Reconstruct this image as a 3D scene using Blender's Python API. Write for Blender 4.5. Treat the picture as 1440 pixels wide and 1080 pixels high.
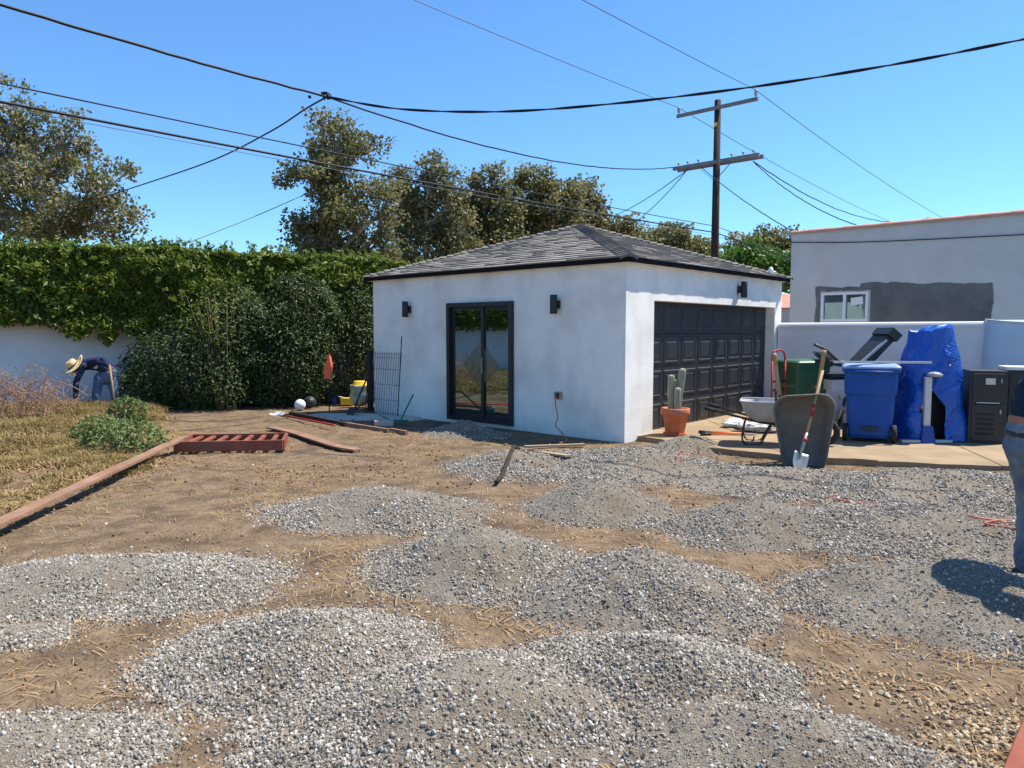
import bpy, bmesh, math, random
import numpy as np
from mathutils import Vector, Matrix, Euler
for o in list(bpy.data.objects): bpy.data.objects.remove(o)
S = bpy.context.scene
COL = S.collection
# ---------------------------------------------------------------- camera
F = 1023.0; PITCH = 0.0725; CH = 1.65          # focal length in photo pixels, tilt, eye height
cd = bpy.data.cameras.new('camera'); cam = bpy.data.objects.new('camera', cd); COL.objects.link(cam)
cd.sensor_width = 36; cd.lens = F/1440*36; cd.clip_end = 3000; cd.clip_start = 0.05
cam.location = (0, 0, CH); cam.rotation_euler = (math.pi/2-PITCH, 0, 0)
S.camera = cam
# ---------------------------------------------------------------- sky and sun
SUN = Vector((0.54, 0.17, 1.0)).normalized()
el = math.asin(SUN.z); az = math.atan2(SUN.x, SUN.y)
W = bpy.data.worlds.new('World'); S.world = W; W.use_nodes = True
nt = W.node_tree; bg = nt.nodes['Background']
sky = nt.nodes.new('ShaderNodeTexSky'); sky.sky_type = 'NISHITA'; sky.sun_disc = False
sky.sun_elevation = el; sky.sun_rotation = az; sky.altitude = 0
sky.air_density = 1.0; sky.dust_density = 0.0; sky.ozone_density = 7.0
tint = nt.nodes.new('ShaderNodeMix'); tint.data_type = 'RGBA'; tint.blend_type = 'MULTIPLY'; tint.inputs[0].default_value = 1
tint.inputs[7].default_value = (.68, .92, 1.05, 1)        # the clear deep blue of the photograph, over the whole sky alike
nt.links.new(sky.outputs[0], tint.inputs[6]); nt.links.new(tint.outputs[2], bg.inputs[0]); bg.inputs[1].default_value = 0.125
sl = bpy.data.lights.new('sun', 'SUN'); sl.energy = 5.0; sl.angle = math.radians(0.53); sl.color = (1, .955, .88)
so = bpy.data.objects.new('sun', sl); COL.objects.link(so)
so.rotation_euler = SUN.to_track_quat('Z', 'Y').to_euler(); so.location = (20, 6, 40)
S.view_settings.view_transform = 'Standard'; S.view_settings.look = 'None'
S.view_settings.gamma = 1; S.view_settings.exposure = 0.74; S.view_settings.use_curve_mapping = False

# ---------------------------------------------------------------- helpers
cp, sp = math.cos(PITCH), math.sin(PITCH)
def ray(px, py):
    a = (px-720)/F; b = (540-py)/F
    return Vector((a, cp+b*sp, -sp+b*cp))
def gp(px, py, z=0.0):                    # the ground point (height z) seen at a photo pixel
    d = ray(px, py); t = (z-CH)/d.z
    return Vector((d.x*t, d.y*t, z))
def dp(px, py, y):                        # the point at distance y seen at a photo pixel
    d = ray(px, py); t = y/d.y
    return Vector((d.x*t, y, CH+d.z*t))
def hsh(i, j, s):
    n = (i.astype(np.int64)*374761393 + j.astype(np.int64)*668265263 + s*974634777) & 0x7fffffff
    n = ((n ^ (n >> 13))*1274126177) & 0x7fffffff
    n = (n ^ (n >> 16)) & 0x7fffffff
    return n/0x7fffffff
def vnoise(x, y, s=0):
    x = np.asarray(x, float); y = np.asarray(y, float)
    i = np.floor(x); j = np.floor(y); u = x-i; v = y-j
    u = u*u*(3-2*u); v = v*v*(3-2*v)
    return ((hsh(i, j, s)*(1-u)+hsh(i+1, j, s)*u)*(1-v) + (hsh(i, j+1, s)*(1-u)+hsh(i+1, j+1, s)*u)*v)*2-1
def fbm(x, y, s=0, o=4):
    r = 0; a = 1; t = 0
    for k in range(o):
        r = r+a*vnoise(np.asarray(x)*2**k+17.3*k, np.asarray(y)*2**k-9.1*k, s+k); t += a; a *= .5
    return r/t
def tag(o, label=None, cat=None, group=None, kind=None):
    if label: o['label'] = label
    if cat: o['category'] = cat
    if group: o['group'] = group
    if kind: o['kind'] = kind
    return o
def empty(name, loc=(0, 0, 0), rz=0, label=None, cat=None, group=None):
    o = bpy.data.objects.new(name, None); COL.objects.link(o); o.empty_display_size = .1
    o.location = loc; o.rotation_euler = (0, 0, rz)
    return tag(o, label, cat, group)
class MB:
    def __init__(s): s.v = []; s.f = []; s.r = []; s.rv = None; s.smooth = set()
    def add(s, vs, fs, smooth=False):
        n = len(s.v); s.v += [tuple(p) for p in vs]
        for f in fs:
            if smooth: s.smooth.add(len(s.f))
            s.f.append(tuple(i+n for i in f))
        if s.rv is not None: s.r += [s.rv]*len(vs)
        return s
    def box(s, c, d, rot=None, taper=1.0):
        c = Vector(c); hx, hy, hz = d[0]/2, d[1]/2, d[2]/2
        vs = []
        for z in (-1, 1):
            k = taper if z > 0 else 1
            for x, y in ((-1, -1), (1, -1), (1, 1), (-1, 1)):
                p = Vector((x*hx*k, y*hy*k, z*hz))
                if rot is not None: p = rot @ p
                vs.append(c+p)
        return s.add(vs, [(3, 2, 1, 0), (4, 5, 6, 7), (0, 1, 5, 4), (1, 2, 6, 5), (2, 3, 7, 6), (3, 0, 4, 7)])
    def rbox(s, c, d, b=.01, rot=None):       # box with chamfered edges
        bm = bmesh.new(); bmesh.ops.create_cube(bm, size=1)
        for v in bm.verts: v.co = Vector((v.co.x*d[0], v.co.y*d[1], v.co.z*d[2]))
        bmesh.ops.bevel(bm, geom=list(bm.edges), offset=b, segments=2, affect='EDGES', profile=.5)
        bm.verts.index_update(); R = rot if rot is not None else Matrix.Identity(3)
        vs = [Vector(c)+R @ v.co for v in bm.verts]; fs = [[v.index for v in f.verts] for f in bm.faces]; bm.free()
        return s.add(vs, fs)
    def hull(s, bot, top):                    # prism between two polygons
        n = len(bot); vs = list(bot)+list(top)
        fs = [tuple(range(n))[::-1], tuple(range(n, 2*n))]+[(i, (i+1) % n, n+(i+1) % n, n+i) for i in range(n)]
        return s.add(vs, fs)
    def beam(s, a, b, w, h, up=(0, 0, 1)):    # rectangular bar from a to b
        a = Vector(a); b = Vector(b); d = (b-a).normalized(); u = Vector(up)
        x = d.cross(u).normalized(); u = x.cross(d).normalized()
        q = lambda p: [p-x*w/2-u*h/2, p+x*w/2-u*h/2, p+x*w/2+u*h/2, p-x*w/2+u*h/2]
        return s.add(q(a)+q(b), [(0, 1, 2, 3), (7, 6, 5, 4), (0, 4, 5, 1), (1, 5, 6, 2), (2, 6, 7, 3), (3, 7, 4, 0)])
    def tube(s, pts, r, n=8, cap=True, flat=1.0, ref=None):
        pts = [Vector(p) for p in pts]; m = len(pts)
        rs = r if isinstance(r, (list, tuple)) else [r]*m
        u = Vector(ref) if ref else None; vs = []
        for i, p in enumerate(pts):
            t = (pts[min(i+1, m-1)]-pts[max(i-1, 0)])
            t = t.normalized() if t.length > 1e-9 else Vector((0, 0, 1))
            if u is None: u = t.orthogonal().normalized()
            u = (u-t*u.dot(t)); u = u.normalized() if u.length > 1e-6 else t.orthogonal().normalized()
            w = t.cross(u)
            rr = rs[i] if isinstance(rs[i], (list, tuple)) else (rs[i], rs[i]*flat)
            for k in range(n):
                a = 2*math.pi*k/n; vs.append(p+u*math.cos(a)*rr[0]+w*math.sin(a)*rr[1])
        fs = [(i*n+k, i*n+(k+1) % n, (i+1)*n+(k+1) % n, (i+1)*n+k) for i in range(m-1) for k in range(n)]
        if cap: fs += [tuple(range(n))[::-1], tuple(range((m-1)*n, m*n))]
        return s.add(vs, fs, True)
    def lathe(s, prof, c=(0, 0, 0), n=24, rot=None, sx=1, sy=1):   # profile of (radius, z)
        c = Vector(c); vs = []
        for r, z in prof:
            for k in range(n):
                a = 2*math.pi*k/n; p = Vector((r*math.cos(a)*sx, r*math.sin(a)*sy, z))
                vs.append(c+(rot @ p if rot is not None else p))
        m = len(prof)
        fs = [(i*n+k, i*n+(k+1) % n, (i+1)*n+(k+1) % n, (i+1)*n+k) for i in range(m-1) for k in range(n)]
        fs += [tuple(range(n))[::-1], tuple(range((m-1)*n, m*n))]
        return s.add(vs, fs, True)
    def grid(s, P, smooth=True, wrap=False):  # P[i][j] points
        m = len(P); n = len(P[0]); vs = [p for row in P for p in row]
        fs = [(i*n+j, i*n+(j+1) % n, (i+1)*n+(j+1) % n, (i+1)*n+j) for i in range(m-1) for j in range(n if wrap else n-1)]
        return s.add(vs, fs, smooth)
    def build(s, name, mat, parent=None, loc=None, rz=None, smooth=None):
        me = bpy.data.meshes.new(name); me.from_pydata([tuple(p) for p in s.v], [], s.f)
        for m in (mat if isinstance(mat, (list, tuple)) else [mat]): me.materials.append(m)
        if smooth is True: me.polygons.foreach_set('use_smooth', [True]*len(s.f))
        elif smooth is None and s.smooth: me.polygons.foreach_set('use_smooth', [i in s.smooth for i in range(len(s.f))])
        if len(s.r) == len(s.v) and s.r:
            at = me.attributes.new('rnd', 'FLOAT', 'POINT'); at.data.foreach_set('value', s.r)
        me.update()
        o = bpy.data.objects.new(name, me); COL.objects.link(o)
        if parent is not None: o.parent = parent
        if loc is not None: o.location = loc
        if rz is not None: o.rotation_euler = (0, 0, rz)
        return o
def npmesh(name, V, Fq, mat, parent=None, smooth=False, rnd=None):   # numpy verts (N,3), faces (M,k)
    me = bpy.data.meshes.new(name); V = np.asarray(V, np.float32); Fq = np.asarray(Fq, np.int32); k = Fq.shape[1]
    me.vertices.add(len(V)); me.vertices.foreach_set('co', V.ravel())
    me.loops.add(Fq.size); me.loops.foreach_set('vertex_index', Fq.ravel())
    me.polygons.add(len(Fq)); me.polygons.foreach_set('loop_start', np.arange(len(Fq), dtype=np.int32)*k)
    if smooth: me.polygons.foreach_set('use_smooth', np.ones(len(Fq), bool))
    me.update(calc_edges=True); me.validate()
    if rnd is not None:
        at = me.attributes.new('rnd', 'FLOAT', 'POINT'); at.data.foreach_set('value', np.asarray(rnd, np.float32))
    me.materials.append(mat)
    o = bpy.data.objects.new(name, me); COL.objects.link(o)
    if parent is not None: o.parent = parent
    return o
def arc(a, b, sag, n=24):
    a = Vector(a); b = Vector(b)
    return [a.lerp(b, i/n)-Vector((0, 0, sag*4*(i/n)*(1-i/n))) for i in range(n+1)]

# ---------------------------------------------------------------- materials
def srgb(r, g, b):
    f = lambda c: (c/255/12.92 if c/255 <= .04045 else ((c/255+.055)/1.055)**2.4)
    return (f(r), f(g), f(b), 1)
def mat(name, c1, c2=None, scale=6, rough=.8, bump=0, bscale=60, metal=0, spec=.3, detail=6, src=None, c3=None, scale3=1.2, amt3=.5, streak=None, dist=.01):
    m = bpy.data.materials.new(name); m.use_nodes = True; t = m.node_tree; N = t.nodes; L = t.links
    b = N['Principled BSDF']; b.inputs['Roughness'].default_value = rough; b.inputs['Metallic'].default_value = metal
    b.inputs['Specular IOR Level'].default_value = spec
    c1 = tuple(c1)[:3]+(1,); b.inputs['Base Color'].default_value = c1
    tc = N.new('ShaderNodeTexCoord'); vec = tc.outputs['Object']
    if streak:
        mp = N.new('ShaderNodeMapping'); mp.inputs['Scale'].default_value = streak; L.new(vec, mp.inputs[0]); vec = mp.outputs[0]
    out = None
    if c2 is not None:
        c2 = tuple(c2)[:3]+(1,)
        mx = N.new('ShaderNodeMix'); mx.data_type = 'RGBA'; mx.inputs[6].default_value = c1; mx.inputs[7].default_value = c2
        if src == 'rnd':
            a = N.new('ShaderNodeAttribute'); a.attribute_name = 'rnd'; L.new(a.outputs['Fac'], mx.inputs[0])
        elif src == 'inst':
            a = N.new('ShaderNodeObjectInfo'); L.new(a.outputs['Random'], mx.inputs[0])
        else:
            nz = N.new('ShaderNodeTexNoise'); nz.inputs['Scale'].default_value = scale; nz.inputs['Detail'].default_value = detail
            nz.inputs['Roughness'].default_value = .65; L.new(vec, nz.inputs['Vector'])
            rp = N.new('ShaderNodeMapRange'); rp.inputs[1].default_value = .32; rp.inputs[2].default_value = .68
            L.new(nz.outputs['Fac'], rp.inputs[0]); L.new(rp.outputs[0], mx.inputs[0])
        out = mx.outputs[2]
    if c3 is not None:
        nz = N.new('ShaderNodeTexNoise'); nz.inputs['Scale'].default_value = scale3; nz.inputs['Detail'].default_value = 5; L.new(vec, nz.inputs['Vector'])
        rp = N.new('ShaderNodeMapRange'); rp.inputs[1].default_value = .45; rp.inputs[2].default_value = .7; rp.inputs[4].default_value = amt3
        L.new(nz.outputs['Fac'], rp.inputs[0])
        mx = N.new('ShaderNodeMix'); mx.data_type = 'RGBA'; mx.inputs[7].default_value = tuple(c3)[:3]+(1,)
        L.new(rp.outputs[0], mx.inputs[0])
        if out: L.new(out, mx.inputs[6])
        else: mx.inputs[6].default_value = c1
        out = mx.outputs[2]
    if out: L.new(out, b.inputs['Base Color'])
    if bump:
        nz = N.new('ShaderNodeTexNoise'); nz.inputs['Scale'].default_value = bscale; nz.inputs['Detail'].default_value = 5; L.new(vec, nz.inputs['Vector'])
        bp = N.new('ShaderNodeBump'); bp.inputs['Strength'].default_value = bump; bp.inputs['Distance'].default_value = dist
        L.new(nz.outputs['Fac'], bp.inputs['Height']); L.new(bp.outputs[0], b.inputs['Normal'])
    return m
def leafmat(name, c1, c2, trans=.35, rough=.5):
    m = mat(name, c1, c2, src='rnd', rough=rough, spec=.4); t = m.node_tree; N = t.nodes; L = t.links; b = N['Principled BSDF']
    tr = N.new('ShaderNodeBsdfTranslucent'); ms = N.new('ShaderNodeMixShader'); ms.inputs[0].default_value = trans
    lk = b.inputs['Base Color'].links[0].from_socket
    L.new(lk, tr.inputs[0]); L.new(b.outputs[0], ms.inputs[1]); L.new(tr.outputs[0], ms.inputs[2])
    L.new(ms.outputs[0], N['Material Output'].inputs[0])
    return m
def glassmat(name, tint=(.5, .6, .6), alpha=.25):
    m = bpy.data.materials.new(name); m.use_nodes = True; t = m.node_tree; N = t.nodes; L = t.links
    for n in list(N):
        if n.type == 'BSDF_PRINCIPLED': N.remove(n)
    g = N.new('ShaderNodeBsdfGlossy'); g.inputs[0].default_value = (.66, .92, 1, 1); g.inputs['Roughness'].default_value = .015
    tr = N.new('ShaderNodeBsdfTransparent'); tr.inputs[0].default_value = tuple(tint)+(1,)
    fr = N.new('ShaderNodeFresnel'); fr.inputs[0].default_value = 1.6
    mr = N.new('ShaderNodeMapRange'); mr.inputs[3].default_value = alpha; L.new(fr.outputs[0], mr.inputs[0])
    ms = N.new('ShaderNodeMixShader'); L.new(mr.outputs[0], ms.inputs[0]); L.new(tr.outputs[0], ms.inputs[1]); L.new(g.outputs[0], ms.inputs[2])
    L.new(ms.outputs[0], N['Material Output'].inputs[0])
    return m
M = {}
M['dirt'] = mat('dirt', srgb(98, 80, 60), srgb(136, 115, 89), scale=7, rough=.95, bump=1, bscale=38, c3=srgb(76, 61, 46), scale3=2.6, amt3=.8, detail=14, dist=.03)
M['heap'] = mat('gravel_fines', srgb(98, 89, 77), srgb(148, 137, 121), scale=55, rough=.95, bump=1, bscale=110, c3=srgb(108, 92, 74), scale3=1.5, amt3=.8, detail=12, dist=.012)
M['concrete'] = mat('concrete_slab', srgb(138, 118, 92), srgb(162, 140, 110), scale=2.5, rough=.9, bump=.3, bscale=70, c3=srgb(128, 108, 84), scale3=1.1, amt3=.6, detail=10)
M['stucco'] = mat('white_stucco', srgb(236, 231, 221), srgb(243, 238, 229), scale=5, rough=.9, bump=.6, bscale=55, c3=srgb(208, 204, 196), scale3=1.6, amt3=.7, detail=12, dist=.010)
M['wallwhite'] = mat('white_wall_paint', srgb(226, 226, 228), srgb(214, 214, 216), scale=2, rough=.85, bump=.3, bscale=30, c3=srgb(196, 196, 196), scale3=.7, amt3=.5)
M['greystucco'] = mat('grey_stucco', srgb(186, 184, 180), srgb(196, 194, 190), scale=2, rough=.95, bump=.6, bscale=45, c3=srgb(176, 172, 166), scale3=.6, amt3=.5, dist=.02)
M['patch'] = mat('fresh_cement', srgb(88, 88, 88), srgb(108, 107, 105), scale=3, rough=.95, bump=.7, bscale=20, c3=srgb(122, 120, 116), scale3=1.4, amt3=.6, dist=.02)
M['black'] = mat('black_metal', (.012, .013, .015), (.018, .019, .022), scale=5, rough=.45, spec=.5)
M['doorblack'] = mat('garage_door_paint', (.016, .018, .022), (.024, .026, .03), scale=4, rough=.42, spec=.5, bump=.08, bscale=90, c3=(.05, .048, .045), scale3=1.2, amt3=.3)
M['shingle'] = mat('asphalt_shingle', srgb(124, 117, 109), srgb(148, 141, 132), src='rnd', rough=.95, bump=.5, bscale=160, c3=srgb(142, 135, 126), scale3=14, amt3=.5)
M['shingledark'] = mat('hip_cap_shingle', srgb(96, 91, 87), srgb(132, 127, 121), src='rnd', rough=.95, bump=.8, bscale=160)
M['redwood'] = mat('red_wood', srgb(128, 66, 50), srgb(150, 92, 72), scale=4, rough=.85, bump=.3, bscale=30, streak=(1, 1, 1), c3=srgb(112, 76, 60), scale3=5, amt3=.6)
M['oldplank'] = mat('weathered_plank', srgb(124, 92, 72), srgb(152, 120, 96), scale=5, rough=.9, bump=.4, bscale=40, c3=srgb(120, 92, 74), scale3=3, amt3=.6)
M['wood'] = mat('handle_wood', srgb(178, 148, 110), srgb(148, 118, 84), scale=9, rough=.75, bump=.2, bscale=60)
M['palewood'] = mat('pale_board', srgb(176, 156, 128), srgb(150, 130, 104), scale=8, rough=.85, bump=.3, bscale=50)
M['polewood'] = mat('pole_wood', srgb(46, 37, 33), srgb(64, 52, 45), scale=6, rough=.9, bump=.5, bscale=30, streak=(6, 6, .6))
M['armwood'] = mat('crossarm_wood', srgb(130, 134, 134), srgb(104, 106, 106), scale=6, rough=.9, bump=.3, bscale=30)
M['wire'] = mat('wire_rubber', (.012, .012, .014), rough=.6)
M['wiregrey'] = mat('bare_wire', (.09, .10, .12), rough=.5, metal=.3)
M['steel'] = mat('worn_steel', (.30, .29, .28), (.42, .41, .39), scale=8, rough=.5, metal=.6, spec=.5)
M['tub'] = mat('wheelbarrow_steel', (.16, .14, .12), (.25, .22, .185), scale=5, rough=.7, bump=.25, bscale=18, c3=(.18, .13, .09), scale3=4, amt3=.6, metal=.15)
M['tubgrey'] = mat('grey_plastic', (.34, .34, .33), (.42, .42, .41), scale=6, rough=.6, c3=(.28, .26, .24), scale3=5)
M['rubber'] = mat('rubber', (.018, .018, .018), (.03, .029, .028), scale=9, rough=.8)
M['green'] = mat('green_bin_plastic', (.022, .09, .042), (.03, .11, .05), scale=4, rough=.5, spec=.4, c3=(.06, .10, .07), scale3=3, amt3=.3)
M['greenpaint'] = mat('green_tool_paint', (.005, .16, .10), (.008, .2, .13), scale=6, rough=.5)
M['fascia'] = mat('fascia_paint', (.010, .010, .011), rough=.85, spec=.15)
M['blue'] = mat('blue_bin_plastic', (.004, .065, .30), (.006, .08, .34), scale=4, rough=.5, spec=.3, c3=(.03, .10, .30), scale3=3, amt3=.35)
M['bluelid'] = mat('blue_lid_plastic', (.20, .30, .50), (.25, .35, .55), scale=4, rough=.5)
M['tarp'] = mat('blue_tarp', (.003, .065, .36), (.006, .085, .43), scale=5, rough=.36, spec=.5, bump=.35, bscale=9, dist=.03, c3=(.03, .12, .42), scale3=2, amt3=.4)
M['sheet'] = mat('pale_plastic_sheet', (.38, .52, .62), (.45, .58, .66), scale=3, rough=.4, bump=.3, bscale=9, dist=.02)
M['terracotta'] = mat('terracotta', srgb(168, 92, 60), srgb(186, 110, 76), scale=6, rough=.85, c3=srgb(190, 140, 112), scale3=5, amt3=.4, bump=.15)
M['cactus'] = mat('cactus_skin', srgb(126, 130, 108), srgb(158, 156, 134), scale=14, rough=.8, c3=srgb(168, 152, 118), scale3=5, amt3=.5)
M['soil'] = mat('potting_soil', (.05, .035, .025), (.08, .06, .04), scale=20, rough=1, bump=1)
M['orange'] = mat('orange_cloth', (.85, .13, .05), (.9, .18, .08), scale=6, rough=.8, bump=.3)
M['lopper'] = mat('orange_grip', (.7, .17, .03), (.75, .22, .06), scale=6, rough=.5)
M['red'] = mat('red_paint', (.35, .02, .02), (.42, .04, .03), scale=8, rough=.5)
M['cord'] = mat('orange_cord', (.55, .12, .07), (.5, .16, .1), scale=8, rough=.6)
M['white'] = mat('white_plastic', (.75, .75, .74), (.68, .68, .66), scale=6, rough=.5)
M['sack'] = mat('dirty_white_sack', (.62, .60, .56), (.5, .47, .42), scale=7, rough=.85, bump=.4, bscale=25)
M['grey'] = mat('grey_paint', (.30, .30, .30), (.36, .36, .36), scale=6, rough=.5)
M['palegrey'] = mat('pale_grey_plastic', (.5, .5, .49), (.56, .56, .55), scale=6, rough=.5)
M['dark'] = mat('dark_plastic', (.02, .021, .024), (.032, .033, .036), scale=6, rough=.5, spec=.4)
M['yellow'] = mat('yellow_pack', (.8, .5, .02), (.85, .58, .05), scale=5, rough=.5)
M['bagart'] = mat('soil_bag_print', (.65, .62, .52), (.12, .3, .08), scale=7, rough=.45, c3=(.6, .1, .06), scale3=6, amt3=.9, bump=.3, bscale=12)
M['bluepack'] = mat('blue_pack', (.02, .05, .25), (.03, .08, .3), scale=4, rough=.5)
M['block'] = mat('concrete_block', srgb(170, 160, 146), srgb(190, 182, 168), scale=12, rough=.95, bump=.5, bscale=60)
M['brickred'] = mat('red_brick', srgb(136, 62, 44), srgb(156, 80, 60), scale=9, rough=.9, bump=.4)
M['clay'] = mat('clay_tile', srgb(182, 130, 108), srgb(200, 154, 132), scale=7, rough=.85, bump=.2, c3=srgb(176, 116, 98), scale3=3)
M['bark'] = mat('sycamore_bark', srgb(186, 178, 164), srgb(130, 118, 104), scale=3, rough=.9, bump=.5, bscale=12)
M['twig'] = mat('twig', srgb(96, 78, 60), srgb(126, 104, 80), scale=9, rough=.9)
M['deadtwig'] = mat('dry_stem', srgb(138, 104, 84), srgb(178, 146, 118), src='rnd', rough=.9)
M['hedge'] = leafmat('hedge_leaf', (.075, .125, .014), (.23, .28, .035), trans=.38, rough=.5)
M['shrub'] = leafmat('shrub_leaf', (.03, .058, .014), (.10, .145, .034), trans=.28, rough=.55)
M['syc'] = leafmat('sycamore_leaf', (.12, .135, .048), (.30, .255, .11), trans=.45)
M['far'] = leafmat('bright_leaf', (.07, .15, .02), (.15, .26, .04), trans=.35)
M['cut'] = leafmat('cut_leaf', (.07, .12, .025), (.22, .27, .09), trans=.3, rough=.65)
M['grass'] = leafmat('dry_grass', srgb(104, 94, 48), srgb(182, 156, 104), trans=.3, rough=.7)
M['straw'] = leafmat('straw', srgb(150, 116, 78), srgb(190, 160, 116), trans=.15, rough=.8)
M['hat'] = mat('straw_hat', srgb(214, 178, 122), srgb(232, 204, 154), scale=40, rough=.8, bump=.3, bscale=120)
M['hatband'] = mat('hat_band', srgb(70, 46, 30), rough=.8)
M['navy'] = mat('navy_shirt', (.012, .016, .05), (.018, .023, .065), scale=8, rough=.9, bump=.5, bscale=18, dist=.02)
M['teal'] = mat('dark_teal_shirt', (.008, .02, .035), (.012, .028, .046), scale=6, rough=.9, bump=.5, bscale=16, dist=.02)
M['jeans'] = mat('blue_jeans', (.055, .095, .17), (.12, .18, .27), scale=7, rough=.9, bump=.5, bscale=22, dist=.02)
M['jeansgrey'] = mat('dusty_jeans', (.07, .10, .15), (.22, .25, .28), scale=6, rough=.9, bump=.5, bscale=20, dist=.02)
M['skin'] = mat('skin', srgb(176, 120, 92), srgb(164, 106, 80), scale=9, rough=.6)
M['hair'] = mat('hair', (.012, .009, .007), rough=.6)
M['boot'] = mat('work_boot', (.09, .055, .03), (.13, .08, .045), scale=9, rough=.8)
M['glass'] = glassmat('door_glass', (.16, .2, .2), .30)
M['winglass'] = glassmat('window_glass', (.25, .33, .33), .2)
M['film'] = mat('translucent_film', (.22, .22, .12), rough=.6)
_t = M['film'].node_tree; _tr = _t.nodes.new('ShaderNodeBsdfTransparent'); _mx = _t.nodes.new('ShaderNodeMixShader'); _mx.inputs[0].default_value = .2
_t.links.new(_tr.outputs[0], _mx.inputs[1]); _t.links.new(_t.nodes['Principled BSDF'].outputs[0], _mx.inputs[2]); _t.links.new(_mx.outputs[0], _t.nodes['Material Output'].inputs[0])
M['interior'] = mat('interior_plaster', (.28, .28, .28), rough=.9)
M['paper'] = mat('yellowish_board', (.5, .48, .28), (.55, .52, .32), scale=3, rough=.8)
def stonemat(name, cols):
    m = mat(name, (1, 1, 1), (0, 0, 0), src='inst', rough=.9, bump=.35, bscale=3, spec=.25)
    t = m.node_tree; N = t.nodes; L = t.links; b = N['Principled BSDF']
    oi = [n for n in N if n.type == 'OBJECT_INFO'][0]; rp = N.new('ShaderNodeValToRGB'); rp.color_ramp.interpolation = 'LINEAR'
    e = rp.color_ramp.elements; e[0].color = cols[0]; e[1].color = cols[-1]
    for i, c in enumerate(cols[1:-1]): x = e.new((i+1)/(len(cols)-1)); x.color = c
    L.new(oi.outputs['Random'], rp.inputs[0]); L.new(rp.outputs[0], b.inputs['Base Color'])
    return m
M['stone'] = stonemat('crushed_stone', [srgb(96, 88, 78), srgb(134, 126, 114), srgb(156, 148, 136), srgb(140, 126, 107), srgb(172, 164, 152), srgb(202, 195, 183)])
M['tanstone'] = stonemat('tan_stone', [srgb(140, 116, 84), srgb(168, 142, 108), srgb(188, 168, 134), srgb(150, 134, 112), srgb(200, 184, 156)])
M['clod'] = stonemat('dirt_clod', [srgb(104, 76, 50), srgb(134, 102, 68), srgb(156, 124, 86), srgb(120, 92, 62)])
# ================================================================ the setting
rng = np.random.default_rng(5); random.seed(5)
GX, GY, GA = 1.688, 10.836, 0.8383
GX_ = Vector((math.cos(GA), math.sin(GA), 0)); GY_ = Vector((-math.sin(GA), math.cos(GA), 0)); G0 = Vector((GX, GY, 0))
def gw(x, y, z=0): return G0+GX_*x+GY_*y+Vector((0, 0, z))     # garage coordinates to world

# piles: centre pixel on the ground, half width, half depth (m), height, turn, skew, share of loose stones, label
PILES = [
 ((150, 822), 1.30, .66, .13, .04, .9, 'wide low heap of clean pale gravel on bare dirt in front of the long plank'),
 ((535, 722), 1.12, .78, .26, -.15, .75, 'gravel heap with a rounded crest standing alone on bare dirt between plank and glass door'),
 ((668, 798), .84, .70, .28, .05, .45, 'gravel heap with a dusty crest beside the strip of bare dirt in mid yard'),
 ((905, 838), .80, .78, .30, .1, .2, 'brown dusty gravel heap covered in fines, in the middle of the yard'),
 ((425, 920), .80, .62, .22, .1, .75, 'gravel heap with a dark earthy top and coarse pale stones on its flank'),
 ((630, 1010), .88, .62, .23, .2, .6, 'broad gravel heap with a sandy grey hollow next to coarse stones'),
 ((925, 960), .72, .55, .19, -.2, .7, 'coarse gravel heap running down from the brown dusty heap'),
 ((1090, 1064), .72, .44, .16, -.3, .4, 'long low grey gravel heap ending at the tan pebbles and red board'),
 ((1345, 848), .95, .84, .24, -.15, .45, 'wide grey gravel heap on which the shadow of the man in jeans falls'),
 ((1066, 742), .84, .66, .25, 0, .5, 'dark grey gravel heap standing beyond the forked strip of bare dirt'),
 ((842, 716), .76, .62, .25, .1, .3, 'dusty gravel heap beside the small patch of bare dirt near the garage corner'),
 ((722, 657), .85, .85, .20, 0, .7, 'small gravel heap with the dark rake handle lying on it'),
 ((880, 657), 1.35, 1.2, .22, .3, .6, 'gravel heap in front of the white garage corner'),
 ((1110, 680), 1.4, .95, .15, 0, .5, 'gravel heap under the upended wheelbarrow and shovel'),
 ((1340, 692), 1.75, 1.15, .24, -.1, .5, 'gravel heap along the front of the concrete slab below the blue tarp'),
 ((1335, 752), 1.35, 1.0, .20, -.2, .4, 'flat gravel heap crossed by the thin orange cord'),
 ((655, 611), .75, .55, .22, -.5, .35, 'small sandy heap against the wall below the glass door'),
 ((15, 1060), .62, .34, .06, .1, .85, 'thin spread of pale gravel parted from the low clean heap by bare dirt'),
 ((5, 895), .42, .22, .03, .05, .45, 'thin dusty scatter of fine gravel beside the clean pale heap'),
 ((970, 628), .7, .55, .2, .3, .3, 'dusty gravel heap at the edge of the slab beside the cactus pot'),
]
PC = [(gp(*p[0]), p) for p in PILES]
def pile_r(k, x, y):                       # ragged-edged elliptical radius of pile k, 1 at the rim
    c, p = PC[k]; a = p[4]; dx = x-c.x; dy = y-c.y
    u = (dx*math.cos(a)+dy*math.sin(a))/p[1]; v = (-dx*math.sin(a)+dy*math.cos(a))/p[2]
    r = np.sqrt(u*u+v*v)
    return r*(1+.16*fbm(x*1.3+k*7, y*1.3, 31, 3)+.07*fbm(x*5, y*5+k, 41, 2))
def pile_h(k, x, y):
    r = pile_r(k, x, y); q = np.clip(1-r, 0, 1)
    prof = q*q*(3-2*q)*.55+q*.45
    return PC[k][1][3]*prof*(1+.18*fbm(x*2.2, y*2.2+k*3, 51, 3))+.016*fbm(x*7, y*7, 61, 3)*np.clip(q*3, 0, 1)
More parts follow.
